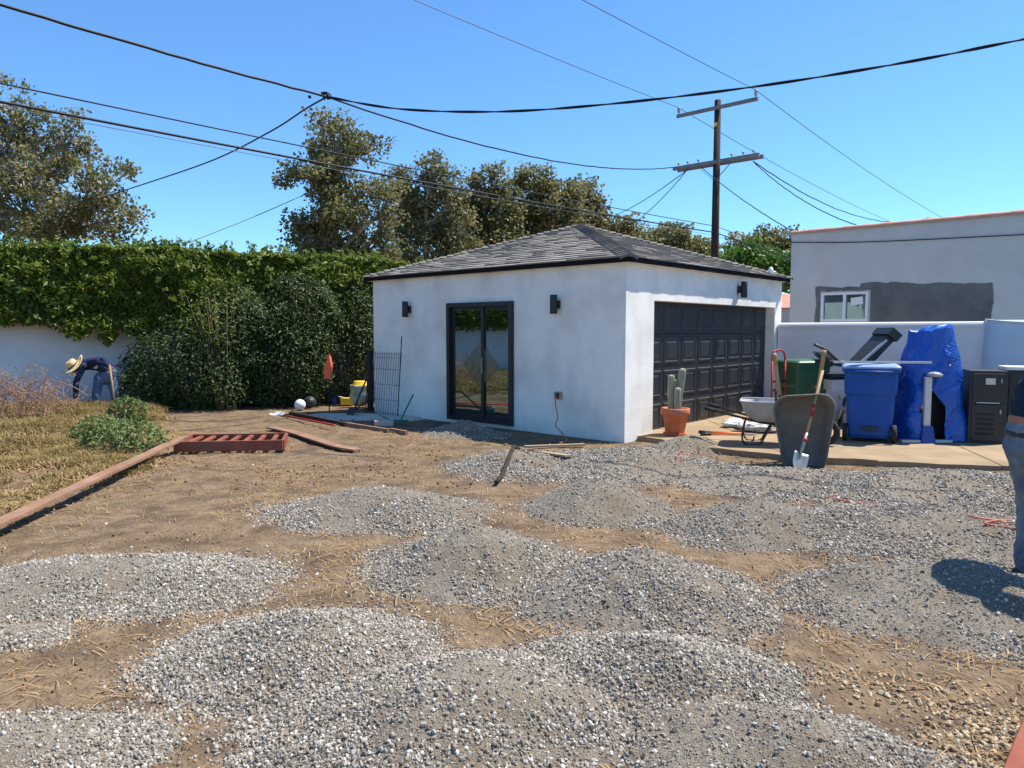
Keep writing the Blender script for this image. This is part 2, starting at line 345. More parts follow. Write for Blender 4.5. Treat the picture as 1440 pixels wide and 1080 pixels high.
def ground_h(x, y):
    d = np.sqrt(x*x+y*y)
    near = np.clip(1-(d-16)/14, 0, 1)
    g = .028*fbm(x*.7, y*.7, 3, 3)+.016*fbm(x*3, y*3, 9, 3)+.007*fbm(x*13, y*13, 13, 2)
    u = (x-GX)*GX_.x+(y-GY)*GX_.y; v = (x-GX)*GY_.x+(y-GY)*GY_.y
    slab = np.clip((v+4.0)/.8, 0, 1)*np.clip((u+1.0)/.8, 0, 1)
    left = np.clip((-x-4.4-(y-6.5)*.14)/.8, 0, 1)*np.clip((y-4)/3, 0, 1)     # rougher ground under the weeds
    return g*near*(1-slab)-.07*slab*0-.03*slab+left*(.06+.06*fbm(x*1.1, y*1.1, 77, 3))
def axis(lo, hi, step, far, n):
    a = np.arange(lo, hi+step/2, step); k = np.linspace(0, 1, n+1)[1:]
    return np.concatenate([(lo-(k**2.2)*far)[::-1], a, hi+(k**2.2)*far])
xs = axis(-9, 8, .045, 700, 26); ys = axis(1.6, 15, .045, 900, 26)
X, Y = np.meshgrid(xs, ys); Z = ground_h(X, Y)
n, m_ = len(xs), len(ys); idx = np.arange(n*m_).reshape(m_, n)
fq = np.stack([idx[:-1, :-1], idx[:-1, 1:], idx[1:, 1:], idx[1:, :-1]], -1).reshape(-1, 4)
g = npmesh('ground', np.stack([X, Y, Z], -1).reshape(-1, 3), fq, M['dirt'], smooth=True)
tag(g, 'bare brown dirt yard with scattered straw and stones', 'ground', kind='structure')

# concrete slab in front of the garage door, cracked into a few pours
slab = empty('concrete_slab', (0, 0, 0)); tag(slab, 'sunlit tan concrete slab in front of the garage door', 'pavement', kind='structure')
e1 = [gp(930, 617, .05), gp(1010, 630, .05), gp(1110, 641, .05), gp(1235, 648, .05), gp(1410, 655, .05), gp(1640, 668, .05)]
back = [gw(.4, .24), gw(1.4, .24), gw(3.0, .24), gw(5.2, .24), gw(5.84, -2.2), gw(5.84, -6.5)]
for i in range(5):
    a0, a1, b1, b0 = e1[i], e1[i+1], back[i+1], back[i]
    cx = (a0+a1+b1+b0)/4
    mb = MB(); z1 = .05+.006*((i*7) % 3-1)
    front = [a0.lerp(a1, t)+Vector((0, (.035 if 0 < t < 1 else 0)*math.sin(t*17+i), 0)) for t in (0, .25, .5, .75, 1)]
    pts = [p.lerp(cx, .003) for p in front+[b1, b0]]
    mb.hull([Vector((p.x, p.y, -.12)) for p in pts], [Vector((p.x, p.y, z1)) for p in pts])
    mb.build('concrete_panel', M['concrete'], slab)

# ---------------------------------------------------------------- garage
GL, GR, WH, OV = 6.07, 5.84, 2.66, .12
gar = empty('garage', G0, GA, 'white stucco garage with grey hip roof, black garage door and glass door', 'garage')
mb = MB()
def holed(P, u0, u1, z0, z1, hu0, hu1, hz0, hz1, nrm, depth):
    o = [P(u0, z0), P(u1, z0), P(u1, z1), P(u0, z1)]; h = [P(hu0, hz0), P(hu1, hz0), P(hu1, hz1), P(hu0, hz1)]
    d = [p+Vector(nrm)*(-depth) for p in h]
    mb.add(o+h+d, [(0, 1, 5, 4), (1, 2, 6, 5), (2, 3, 7, 6), (3, 0, 4, 7)]+[(4+i, 4+(i+1) % 4, 8+(i+1) % 4, 8+i) for i in range(4)])
DX0, DX1, DH, REC = .80, 5.50, 2.13, .20                 # garage door opening
holed(lambda u, z: Vector((u, 0, z)), 0, GR, -.25, WH, DX0, DX1, -.1, DH, (0, -1, 0), REC)
PX0, PX1, PZ0, PZ1 = 2.247, 3.816, .06, 2.138               # glass door opening on the other face
holed(lambda u, z: Vector((0, u, z)), 0, GL, -.25, WH, PX0, PX1, PZ0, PZ1, (-1, 0, 0), .1)
mb.add([(GR, 0, -.25), (GR, GL, -.25), (GR, GL, WH), (GR, 0, WH)], [(0, 1, 2, 3)])
mb.add([(0, GL, -.25), (GR, GL, -.25), (GR, GL, WH), (0, GL, WH)], [(0, 3, 2, 1)])
mb.build('wall', M['stucco'], gar)
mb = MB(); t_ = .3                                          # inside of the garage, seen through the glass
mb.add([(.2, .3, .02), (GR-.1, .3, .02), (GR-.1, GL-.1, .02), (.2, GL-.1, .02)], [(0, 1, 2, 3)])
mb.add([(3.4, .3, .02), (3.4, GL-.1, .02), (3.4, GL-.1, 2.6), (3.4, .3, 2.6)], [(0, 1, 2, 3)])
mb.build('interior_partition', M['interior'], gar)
# glass door: outer frame, two leaves with panes
gd = empty('glass_door', (0, 0, 0)); gd.parent = gar
mb = MB(); fw = .075; x_ = .035
def frame(mb, y0, y1, z0, z1, w, d, x):
    mb.box((x, y0+w/2, (z0+z1)/2), (d, w, z1-z0)); mb.box((x, y1-w/2, (z0+z1)/2), (d, w, z1-z0))
    mb.box((x, (y0+y1)/2, z1-w/2), (d, y1-y0-2*w, w)); mb.box((x, (y0+y1)/2, z0+w/2), (d, y1-y0-2*w, w))
frame(mb, PX0-.02, PX1+.02, PZ0-.02, PZ1+.02, fw, .13, .0); mb.build('door_frame', M['black'], gd)
ym = (PX0+PX1)/2-.05
for y0, y1, xx in ((PX0+fw-.02, ym+.03, .045), (ym-.03, PX1-fw+.02, .02)):
    mb = MB(); frame(mb, y0, y1, PZ0+.05, PZ1-.05, .065, .03, xx); lf = mb.build('door_leaf', M['black'], gd)
    mb = MB(); mb.box((xx, (y0+y1)/2, (PZ0+PZ1)/2), (.008, y1-y0-.11, PZ1-PZ0-.21)); mb.build('pane', M['glass'], lf)
mb = MB(); mb.box((xx-.035, ym-.01, 1.05), (.02, .02, .28)); mb.build('handle', M['steel'], gd)
mb = MB(); rot = Matrix.Rotation(math.radians(45), 3, 'X'); mb.box((.012, (PX0+PX1)/2+.02, 1.05), (.002, .60, .60), rot); mb.build('window_film', M['film'], gd)
# garage door: four sections of eight raised panels
gdo = empty('garage_door', (0, 0, 0)); gdo.parent = gar
yb = REC-.012; sh = (DH+.05)/4; nP = 8; pw = (DX1-DX0)/nP
for r in range(4):
    z0 = -.03+r*sh
    mb = MB(); mb.box(((DX0+DX1)/2, yb+.02, z0+sh/2), (DX1-DX0-.012, .04, sh-.008)); mb.build('door_section', M['doorblack'], gdo)
pm = MB()
a, b, d = pw*.5-.045, sh*.5-.055, .016
def ring(k, y): return [Vector((-a+k, y, -b+k)), Vector((a-k, y, -b+k)), Vector((a-k, y, b-k)), Vector((-a+k, y, b-k))]
R4 = [ring(0, 0), ring(.012, -d), ring(.03, -d), ring(.05, -.003), ring(.07, -.003), ring(.095, -d)]
vs = [p for r in R4 for p in r]; fs = [(k*4+i, k*4+(i+1) % 4, k*4+4+(i+1) % 4, k*4+4+i) for k in range(5) for i in range(4)]+[(20, 21, 22, 23)]
pm.add(vs, fs)
proto = pm.build('panel', M['doorblack'], gdo, loc=(DX0+pw/2, yb, -.03+sh/2))
for r in range(4):
    for c in range(nP):
        if r or c:
            q = proto.copy(); COL.objects.link(q); q.parent = gdo; q.location = (DX0+(c+.5)*pw, yb, -.03+(r+.5)*sh)
# roof: decking, fascia, shingles, hip caps
roof = empty('roof', (0, 0, 0)); roof.parent = gar
ZE, ZA = WH+.076, 3.80
c0 = [Vector((-OV, -OV, ZE)), Vector((GR+OV, -OV, ZE)), Vector((GR+OV, GL+OV, ZE)), Vector((-OV, GL+OV, ZE))]
apex = Vector((GR/2, GL/2, ZA))
mb = MB(); mb.add(c0+[apex]+[p-Vector((0, 0, .01)) for p in c0], [(0, 1, 4), (1, 2, 4), (2, 3, 4), (3, 0, 4), (8, 7, 6, 5)]); mb.build('roof_deck', M['shingledark'], roof)
mb = MB()
for i in range(4):
    p, q = c0[i], c0[(i+1) % 4]; nn = (q-p).cross(Vector((0, 0, 1))).normalized()
    mb.beam(p-nn*.012-Vector((0, 0, .040)), q-nn*.012-Vector((0, 0, .040)), .024, .074)
mb.build('fascia', M['fascia'], gar)
mb = MB()
mb.add([(-OV+.024, -OV+.024, WH+.001), (GR+OV-.024, -OV+.024, WH+.001), (GR+OV-.024, GL+OV-.024, WH+.001), (-OV+.024, GL+OV-.024, WH+.001)], [(3, 2, 1, 0)])
mb.build('soffit', M['stucco'], gar)
def slope(i):
    p, q = c0[i], c0[(i+1) % 4]; ex = (q-p).normalized(); mid = (p+q)/2
    ey = (apex-mid); Sx = ey.length; ey.normalize(); nz = ex.cross(ey); Wd = (q-p).length
    out = []; e = .150; k = 0; s = -.02
    while s < Sx-.05:
        s1 = min(s+e, Sx); fa = s/Sx; fb = s1/Sx
        l0, r0 = Wd/2*fa, Wd-Wd/2*fa; l1, r1 = Wd/2*fb, Wd-Wd/2*fb
        x = l0-.3*random.random()-.02
        while x < r0:
            w = random.choice((.28, .34, .40, .24)); a0, a1 = max(x, l0), min(x+w-.006, r0)
            b0, b1 = min(max(x, l1), r1), max(min(x+w-.006, r1), l1)
            if a1-a0 > .02 and (b1-b0) >= 0:
                t0 = .010+random.choice((.004, .010, .017)); dz = random.uniform(-.006, .006)
                out.append((p, ex, ey, nz, a0, a1, b0, max(b1, b0+.001), s+dz, s1+.01, t0, random.random()))
            x += w
        s += e; k += 1
    return out
def tab(mb, T):
    p, ex, ey, nz, a0, a1, b0, b1, s0, s1, t0, r = T
    P = lambda x, s, t: p+ex*x+ey*s+nz*t
    mb.rv = r
    mb.add([P(a0, s0, .001), P(a1, s0, .001), P(b1, s1, .002), P(b0, s1, .002), P(a0, s0, t0+.004), P(a1, s0, t0+.004), P(b1, s1, .005), P(b0, s1, .005)],
           [(4, 5, 6, 7), (0, 1, 5, 4), (1, 2, 6, 5), (3, 0, 4, 7)])
tabs = slope(0)+slope(3)
tabs.sort(key=lambda T: (gar.matrix_basis @ (T[0]+T[1]*T[4]+T[2]*T[8])).length/max(.05, T[5]-T[4]))
for T in tabs[:300]:
    mb = MB(); tab(mb, T); mb.build('shingle', M['shingle'], roof)
mb = MB()
for T in tabs[300:]+slope(1)+slope(2): tab(mb, T)
tag(mb.build('shingle_field', M['shingle'], roof), kind='stuff')
for i in range(4):
    p = c0[i]; d = (apex-p); Ln = d.length; d.normalize(); sd = d.cross(Vector((0, 0, 1))).normalized(); upv = sd.cross(d)
    nC = int(Ln/.145)
    for k in range(nC):
        s0 = k*.145+random.uniform(-.008, .008); A = p+d*s0; B = p+d*(s0+.2)
        mb = MB(); mb.rv = random.random(); h0, h1 = .052, .020; w = .135; dr = -.035
        mb.add([A-sd*w+upv*(dr+h0-.01), A+upv*h0, A+sd*w+upv*(dr+h0-.01), B-sd*w+upv*(dr+h1-.01), B+upv*h1, B+sd*w+upv*(dr+h1-.01),
                A-sd*w+upv*(dr-.012), A+upv*(h0-.03), A+sd*w+upv*(dr-.012)], [(0, 1, 4, 3), (1, 2, 5, 4), (6, 7, 1, 0), (7, 8, 2, 1)])
        mb.build('hip_cap', M['shingledark'], roof)
# wall lamps, outlet box
def sconce(pos, ax):                      # ax: outward normal in garage space
    s = empty('wall_lamp', pos); s.parent = gar; n = Vector(ax); sd = Vector((n.y, -n.x, 0))
    R = Matrix((sd, n, Vector((0, 0, 1)))).transposed()
    mb = MB(); mb.rbox(n*.03, (.11, .06, .13), .006, R); mb.build('back_plate', M['black'], s)
    mb = MB(); mb.lathe([(.0, -.15), (.055, -.15), (.058, -.145), (.058, .145), (.055, .15), (.0, .15)], n*.115, 20); mb.build('lamp_body', M['black'], s)
yq = lambda px: None
sconce((0, 1.28, 2.075), (-1, 0, 0)); sconce((0, 4.93, 2.07), (-1, 0, 0)); sconce((3.78, 0, 2.42), (0, -1, 0))
mb = MB(); mb.rbox((-.035, 1.24, .62), (.07, .12, .115), .006); ob = mb.build('outlet_box', M['palewood'], gar)
mb = MB(); mb.box((-.076, 1.225, .62), (.012, .06, .08)); mb.build('outlet_cover', M['dark'], ob)
# cord from the outlet to the ground
P = [gw(-.09, 1.23, .6), gw(-.16, 1.2, .5), gw(-.22, 1.1, .3), gw(-.3, 1.08, .18), gw(-.34, .95, .1), gw(-.5, .72, .03), gw(-.62, .6, .03), gw(-.9, .5, .03)]
def smooth_path(P, n=8):
    P = [Vector(p) for p in P]; out = []
    for i in range(len(P)-1):
        a, b, c, d = P[max(i-1, 0)], P[i], P[i+1], P[min(i+2, len(P)-1)]
        for k in range(n):
            t = k/n; out.append(.5*((2*b)+(c-a)*t+(2*a-5*b+4*c-d)*t*t+(3*b-3*c+d-a)*t**3))
    return out+[P[-1]]
mb = MB(); mb.tube(smooth_path(P), .009, 6); tag(mb.build('power_cord', M['cord']), 'thin cord hanging from the outlet box on the white garage wall', 'cord')
# small white flood light standing over the far eave of the garage
fl = empty('flood_light', gw(GR-.35, .1, ZE+.02), GA, 'small white flood light on the far eave of the garage roof', 'light')
mb = MB(); mb.tube([(0, 0, 0), (0, 0, .1), (.25, 0, .12)], .012, 6); mb.build('bracket', M['white'], fl)
mb = MB(); mb.lathe([(.02, 0), (.05, .02), (.06, .1), (.03, .17), (.01, .18)], (0, 0, .02), 12); mb.build('lamp_head', M['white'], fl)

# ---------------------------------------------------------------- low white wall right of the garage
wA = gw(GR, -.0); wd = -GY_
lw = empty('boundary_wall', wA, math.atan2(wd.y, wd.x), 'low white boundary wall with rounded cap running on from the garage', 'wall')
LWL = 9.0; LH = 1.77
mb = MB(); mb.box((LWL/2+.02, -.1, LH/2-.15), (LWL, .2, LH+.2)); mb.build('wall', M['wallwhite'], lw)
mb = MB()
pr = [(-.13, LH-.05), (.13, LH-.05), (.135, LH), (.11, LH+.035), (.05, LH+.05), (-.05, LH+.05), (-.11, LH+.035), (-.135, LH)]
mb.hull([Vector((.02, -.1+y, z)) for y, z in pr], [Vector((LWL+.03, -.1+y, z)) for y, z in pr]); mb.build('cap', M['wallwhite'], lw)

# ---------------------------------------------------------------- neighbour's grey building
BO = 2.6
bA = gw(GR+BO, .98)
nb = empty('neighbour_house', bA, math.atan2(wd.y, wd.x), 'grey stucco house with clay tile coping and a dark cement patch round its window', 'house')
BH = 3.98; BL = 11.0
mb = MB()
wx0, wx1, wz0, wz1 = .92, 1.70, 1.78, 2.29       # window opening, set below from the photo
def nbw(px, py):                                  # pixel to building wall coordinates
    d = ray(px, py); o = Vector((0, 0, CH)); n = GX_; t = (bA-o).dot(n)/d.dot(n); p = o+d*t
    return (p-bA).dot(wd), p.z
wx0, _ = nbw(1155, 430); wx1, _ = nbw(1221, 430); _, wz1 = nbw(1188, 411); _, wz0 = nbw(1188, 452)
Lx, _ = nbw(1112, 380)
q = lambda u, z, y=0: Vector((u, y, z))
o = [q(Lx, -.2), q(BL, -.2), q(BL, BH), q(Lx, BH)]; h = [q(wx0, wz0), q(wx1, wz0), q(wx1, wz1), q(wx0, wz1)]; d = [p+Vector((0, .1, 0)) for p in h]
mb.add(o+h+d, [(0, 1, 5, 4), (1, 2, 6, 5), (2, 3, 7, 6), (3, 0, 4, 7)]+[(4+i, 4+(i+1) % 4, 8+(i+1) % 4, 8+i) for i in range(4)])
mb.add([q(Lx, -.2), q(Lx, BH), q(Lx, BH, 8), q(Lx, -.2, 8), q(BL, -.2), q(BL, BH), q(BL, BH, 8), q(BL, -.2, 8)], [(0, 1, 2, 3), (4, 7, 6, 5), (3, 2, 6, 7), (1, 5, 6, 2)])
mb.build('wall', M['greystucco'], nb)
cx = Lx-.02; k = 0
while cx < BL:
    mb = MB(); rr = .085+.005*(k % 2)
    P = []
    for i, x in enumerate((0, .015, .42)):
        P.append([Vector((x, .07-math.cos(a)*(rr+(.012 if i < 2 else 0))*1.25, math.sin(a)*(rr+(.012 if i < 2 else 0))*.8)) for a in np.linspace(-.25, math.pi+.25, 12)])
    mb.grid(P); mb.build('coping_tile', M['clay'], nb, loc=(cx, 0, BH)); cx += .40; k += 1
# window: frame, meeting stile, panes, sticker
wn = empty('window', (0, 0, 0)); wn.parent = nb
mb = MB(); fw = .055; xm = (wx0+wx1)/2; zc = (wz0+wz1)/2
for x in (wx0+fw/2, wx1-fw/2): mb.box((x, .02, zc), (fw, .1, wz1-wz0))
mb.box((xm, .025, zc), (.06, .09, wz1-wz0-2*fw))
for z in (wz0+fw/2, wz1-fw/2): mb.box((xm, .02, z), (wx1-wx0-2*fw, .1, fw))
mb.build('window_frame', M['white'], wn)
for x0, x1, yy in ((wx0+fw, xm-.03, .03), (xm+.03, wx1-fw, .045)):
    mb = MB(); mb.box(((x0+x1)/2, yy, zc), (x1-x0, .006, wz1-wz0-2*fw)); mb.build('pane', M['winglass'], wn)
mb = MB(); mb.box((xm+.26, .035, zc+.13), (.26, .003, .17), Matrix.Rotation(-.12, 3, 'Y')); mb.build('sticker', M['white'], wn)
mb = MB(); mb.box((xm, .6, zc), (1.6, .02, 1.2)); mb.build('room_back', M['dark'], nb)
# cement patch with a ragged edge, trowelled on 12 mm proud of the wall, leaving the window free
px0, pz1 = nbw(1147, 403); px1, _ = nbw(1396, 398); _, pz0 = nbw(1160, 458)
_, pzr = nbw(1390, 397)
nx, nz_ = 120, 44; U = np.linspace(px0, px1, nx); mb = MB(); 
def edge(u, s, a): return a*float(fbm(np.array(u*3.0), np.array(s), 5, 4))
G = {}; vs = []; fs = []
for i, u in enumerate(U):
    t = (u-px0)/(px1-px0); top = nbw(1147+t*249, 404 if t < .28 else 398)[1]+edge(u, 1.5, .06)
    bot = nbw(1147+t*249, 457)[1]-.1
    for j in range(nz_):
        z = bot+(top-bot)*j/(nz_-1); uu = u+(edge(z*2, 9.5, .07) if i in (0, nx-1) else 0)
        vs.append(Vector((uu, -.010-.006*float(vnoise(np.array(u*4), np.array(z*4), 3)), z)))
for i in range(nx-1):
    for j in range(nz_-1):
        c = (vs[i*nz_+j]+vs[(i+1)*nz_+j+1])/2
        if wx0-.03 < c.x < wx1+.03 and wz0-.03 < c.z < wz1+.03: continue
        fs.append((i*nz_+j, (i+1)*nz_+j, (i+1)*nz_+j+1, i*nz_+j+1))
mb.add(vs, fs); mb.build('cement_patch', M['patch'], nb)
u0, z0 = nbw(1113, 341); u1, z1 = nbw(1500, 327); um, zm = nbw(1230, 340)
mb = MB(); mb.tube(smooth_path([(u0, -.03, z0), (um, -.03, zm), (u1, -.03, z1)], 12), .010, 6); mb.build('wall_cable', M['wire'], nb)
# glimpse behind: brown fence and small white outbuilding with clay roof between garage and house
fb = empty('wooden_fence', gw(GR+2.2, 1.3), math.atan2(wd.y, wd.x), 'brown wooden fence in the gap between garage and grey house', 'fence')
for i in range(9):
    mb = MB(); mb.box((-2.2+i*.27, 0, .9), (.255, .025, 1.8+.02*(i % 3))); mb.build('fence_board', M['oldplank'], fb)
ob = empty('outbuilding', gw(GR+6.5, 2.6), GA, 'small white outbuilding with clay tile roof behind the wooden fence', 'building')
mb = MB(); mb.box((0, 0, 1.15), (2.4, 3.2, 2.3)); mb.build('wall', M['wallwhite'], ob)
mb = MB(); mb.hull([Vector((-1.4, -1.8, 2.3)), Vector((1.4, -1.8, 2.3)), Vector((1.4, 1.8, 2.3)), Vector((-1.4, 1.8, 2.3))], [Vector((-.1, -1, 2.75)), Vector((.1, -1, 2.75)), Vector((.1, 1, 2.75)), Vector((-.1, 1, 2.75))]); mb.build('roof', M['clay'], ob)
# house glimpsed between hedge and garage
hh = empty('distant_house', (-5.4, 26, 0), .4, 'white house with clay roof glimpsed between the hedge and the garage', 'house')
mb = MB(); mb.box((0, 0, 1.5), (5, 6, 3.0)); mb.build('wall', M['wallwhite'], hh)
mb = MB(); mb.hull([Vector((-2.9, -3.4, 3.0)), Vector((2.9, -3.4, 3.0)), Vector((2.9, 3.4, 3.0)), Vector((-2.9, 3.4, 3.0))], [Vector((-.2, -.8, 3.7)), Vector((.2, -.8, 3.7)), Vector((.2, .8, 3.7)), Vector((-.2, .8, 3.7))]); mb.build('roof', M['clay'], hh)
# ================================================================ vegetation and lines
def leaf_mesh(name, P, size, mat_, parent=None, up=.5, asp=.45, rnd=None, out=None, fold=.25, seed=1):
    r = np.random.default_rng(seed); P = np.asarray(P, float); n = len(P)
    nz = r.normal(size=(n, 3)); nz /= np.linalg.norm(nz, axis=1)[:, None]; nz[:, 2] = np.abs(nz[:, 2])*(1-up)+up
    if out is not None: nz = nz+out*.9
    nz /= np.linalg.norm(nz, axis=1)[:, None]
    t = r.normal(size=(n, 3)); t[:, 2] -= .5; t -= nz*(t*nz).sum(1)[:, None]; t /= np.linalg.norm(t, axis=1)[:, None]
    b = np.cross(nz, t); s = (np.asarray(size)*r.uniform(.6, 1.35, n))[:, None]
    V = np.stack([P-t*s*.5, P-b*s*asp*.5+nz*s*fold*.4, P+t*s*.55-nz*s*.08, P+b*s*asp*.5+nz*s*fold*.4], 1).reshape(-1, 3)
    i = np.arange(n)[:, None]*4
    Fq = np.concatenate([i+np.array([[0, 2, 1]]), i+np.array([[0, 3, 2]])], 0)
    rv = r.random(n) if rnd is None else np.clip(rnd+r.normal(0, .13, n), 0, 1)
    return npmesh(name, V, Fq, mat_, parent, rnd=np.repeat(rv, 4))
# left boundary wall and the hedge growing over it
HA = Vector((-24.0, 8.2, 0)); HB = Vector((-.2, 19.38, 0)); hd = (HB-HA).normalized(); hn = Vector((hd.y, -hd.x, 0)); HL = (HB-HA).length
def hw(s, d, z=0): return HA+hd*s+hn*d+Vector((0, 0, z))          # s along the hedge, d towards the yard
yw = empty('garden_wall', HA, math.atan2(hd.y, hd.x), 'shaded white garden wall under the overhanging hedge', 'wall')
mb = MB(); mb.box((HL/2, .1, .86), (HL, .2, 1.92)); mb.build('wall', M['wallwhite'], yw)

he = empty('hedge', hw(16, 0), 0, 'long clipped green hedge growing over the top of the white garden wall', 'hedge')
r = np.random.default_rng(11); 
def hedge_surface(s):                      # lower edge, top, front reach along the hedge
    top = 3.34+.07*fbm(s*.9, s*0+3, 7, 3)+.05*fbm(s*4, s*0, 8, 2)-np.clip((s-22.6)/4, 0, 1)*.35
    low = 1.66+.16*fbm(s*.8, s*0+9, 12, 3)
    reach = .55+.18*fbm(s*.7, s*0+5, 15, 3)
    return top, low, reach
N1 = 115000
s = np.where(r.random(N1) < .8, r.uniform(12.5, HL-.2, N1), r.uniform(0, 12.5, N1))
top, low, reach = hedge_surface(s); a = r.random(N1)
# cross section: front face, top face, some inside
z = np.where(a < .62, low+(top-low)*r.random(N1)**.8, np.where(a < .9, top+r.normal(0, .03, N1), low+(top-low)*r.random(N1)))
zz = (z-low)/(top-low)
bul = reach*np.sqrt(np.clip(1-(zz*1.1-.45)**2*1.6, .05, 1))
lump = .22*fbm(s*1.7, z*2.0, 21, 3)+.08
d = np.where(a < .62, bul+lump-np.abs(r.normal(0, .12, N1)), np.where(a < .9, r.uniform(-.9, .5, N1), r.uniform(-.8, .3, N1)))
z = z+np.where(a >= .62, .06*fbm(s*3, d*3, 4, 3), 0)
P = np.array([HA.x, HA.y, 0])+np.outer(s, hd)+np.outer(d, hn); P[:, 2] = z
# hanging sprays below the hedge edge
for sp_, ln, dd in [(gp(128, 560).x, .5, 0)]: pass
def s_at(px):                               # station on the hedge front seen at pixel column
    d_ = ray(px, 466); o_ = Vector((0, 0, 0)); n_ = hn; p0 = hw(0, .5); t_ = p0.dot(n_)/Vector((d_.x, d_.y, 0)).dot(n_); p = Vector((d_.x*t_, d_.y*t_, 0)); return (p-HA).dot(hd)
ext = []
for px, ln in ((8, .12), (40, .1), (70, .16), (95, .34), (108, .42), (122, .3), (150, .5), (158, .42), (182, .3), (197, .42), (205, .3), (230, .2), (260, .3)):
    m = int(260*ln/.3); s0 = s_at(px); k = r.random(m)
    q = np.array([HA.x, HA.y, 0])+np.outer(s0+r.normal(0, .12*(1.15-k), m), hd)+np.outer(.5+r.normal(0, .1, m), hn); q[:, 2] = 1.9-ln*k+r.normal(0, .03, m); ext.append(q)
for k_ in range(420):                       # stray shoots standing out of the clipped face and top
    s0 = r.uniform(12.5, HL-.3); t0, l0, re0 = [float(v) for v in hedge_surface(np.array(s0))]; m = 16; q = np.linspace(0, 1, m)
    if k_ % 2: base_, dirn = np.array([s0, r.uniform(-.5, .4), t0]), np.array([r.normal(0, .3), r.normal(.1, .3), 1])
    else: base_, dirn = np.array([s0, re0+.05, r.uniform(l0+.15, t0-.1)]), np.array([r.normal(0, .4), 1, r.normal(.25, .5)])
    c_ = base_+np.outer(q*r.uniform(.1, .32), dirn/np.linalg.norm(dirn))+r.normal(0, .02, (m, 3))
    w_ = np.array([HA.x, HA.y, 0])+np.outer(c_[:, 0], hd)+np.outer(c_[:, 1], hn); w_[:, 2] = c_[:, 2]; ext.append(w_)
P = np.concatenate([P]+ext)
L0 = np.array(he.location); 
lo = leaf_mesh('foliage', P-L0, .105*r.uniform(.7, 1.3, len(P)), M['hedge'], he, up=.3, asp=.42, out=np.array(hn)[None, :]*.35, rnd=np.clip(.45+.5*fbm(P[:, 0]*1.5, P[:, 2]*1.5, 2, 3), 0, 1), seed=3)
mb = MB(); rows = []
for sx in np.linspace(0, HL-.2, 90):
    t_, l_, re_ = [float(v) for v in hedge_surface(np.array(sx))]
    w_ = .1*float(vnoise(np.array(sx*1.7), np.array(2.), 6))
    ring_ = [(re_*.2, 1.82), (re_*.35, l_+.5), (re_*.3, t_-.55), (re_*.05, t_-.2), (-.5, t_-.14), (-.7, 1.76)]
    rows.append([hw(sx, dd, z_)-Vector(he.location) for dd, z_ in ring_])
mb.grid(rows, True, True); mb.build('branches', M['twig'], he)  # closed twig-coloured hull added inside the leaves to block the sky behind

# round shrubs in front of the wall
def shrub(name, blobs, n, leaf, mt, label, cat='shrub', seed=1, up=.4, group=None, twigs=14, shell=.55):
    r = np.random.default_rng(seed); base = Vector((blobs[0][0].x, blobs[0][0].y, 0)); e = empty(name, base, 0, label, cat, group)
    vol = np.array([b[1][0]*b[1][1]*b[1][2] for b in blobs])**.67; pr = vol/vol.sum(); PP = []; OO = []
    for b, p in zip(blobs, pr):
        m = int(n*p); v = r.normal(size=(m, 3)); v /= np.linalg.norm(v, axis=1)[:, None]
        k = np.where(r.random(m) < .78, r.normal(1, .07, m), r.uniform(shell, 1, m))
        k = k*(1+.22*fbm(v[:, 0]*2.6+b[0].x*3, v[:, 2]*2.6+v[:, 1]*1.7, seed, 3))
        q = np.array(b[0])+v*k[:, None]*np.array(b[1]); ok = q[:, 2] > .03; PP.append(q[ok]); OO.append(v[ok])
    PP = np.concatenate(PP); OO = np.concatenate(OO)
    leaf_mesh('foliage', PP-np.array(base), leaf, mt, e, up=up, out=OO*.5, rnd=np.clip(.42+.5*fbm(PP[:, 0]*1.8, PP[:, 2]*1.8+PP[:, 1], seed, 3), 0, 1), seed=seed)
    mb = MB()
    for b in blobs:
        for k in range(twigs):
            v = Vector(r.normal(size=3)).normalized(); v.z = abs(v.z)
            tip = b[0]+Vector((v.x*b[1][0], v.y*b[1][1], v.z*b[1][2]))*.97
            st = Vector((b[0].x*.7+base.x*.3, b[0].y*.7+base.y*.3, 0)); md = st.lerp(tip, .5)+Vector(r.normal(0, .06, 3))
            mb.tube([q-base for q in (st, md, tip)], [.018, .011, .004], 5)
    mb.build('stem', M['twig'], e)
    return e
def at(px, py, dep): return dp(px, py, dep)
shrub('shrub', [(at(270, 520, 15.2), (1.25, .8, .95)), (at(215, 545, 14.9), (.55, .6, .6)), (at(330, 480, 15.7), (.95, .8, 1.15))], 24000, .075, M['shrub'], 'dense dark green shrub against the garden wall behind the bent worker', seed=21, twigs=24)
shrub('shrub', [(at(395, 505, 16.1), (1.05, .8, 1.2)), (at(420, 450, 16.4), (.9, .7, 1.0))], 20000, .075, M['shrub'], 'dense dark shrub behind the two balls, with sunlit upper leaves', seed=22, twigs=24)
shrub('shrub', [(at(485, 510, 17.1), (.95, .7, 1.35)), (at(505, 450, 17.3), (.6, .6, .9))], 14000, .07, M['shrub'], 'dark green shrub behind the orange cloth at the garage end', seed=23, twigs=20)
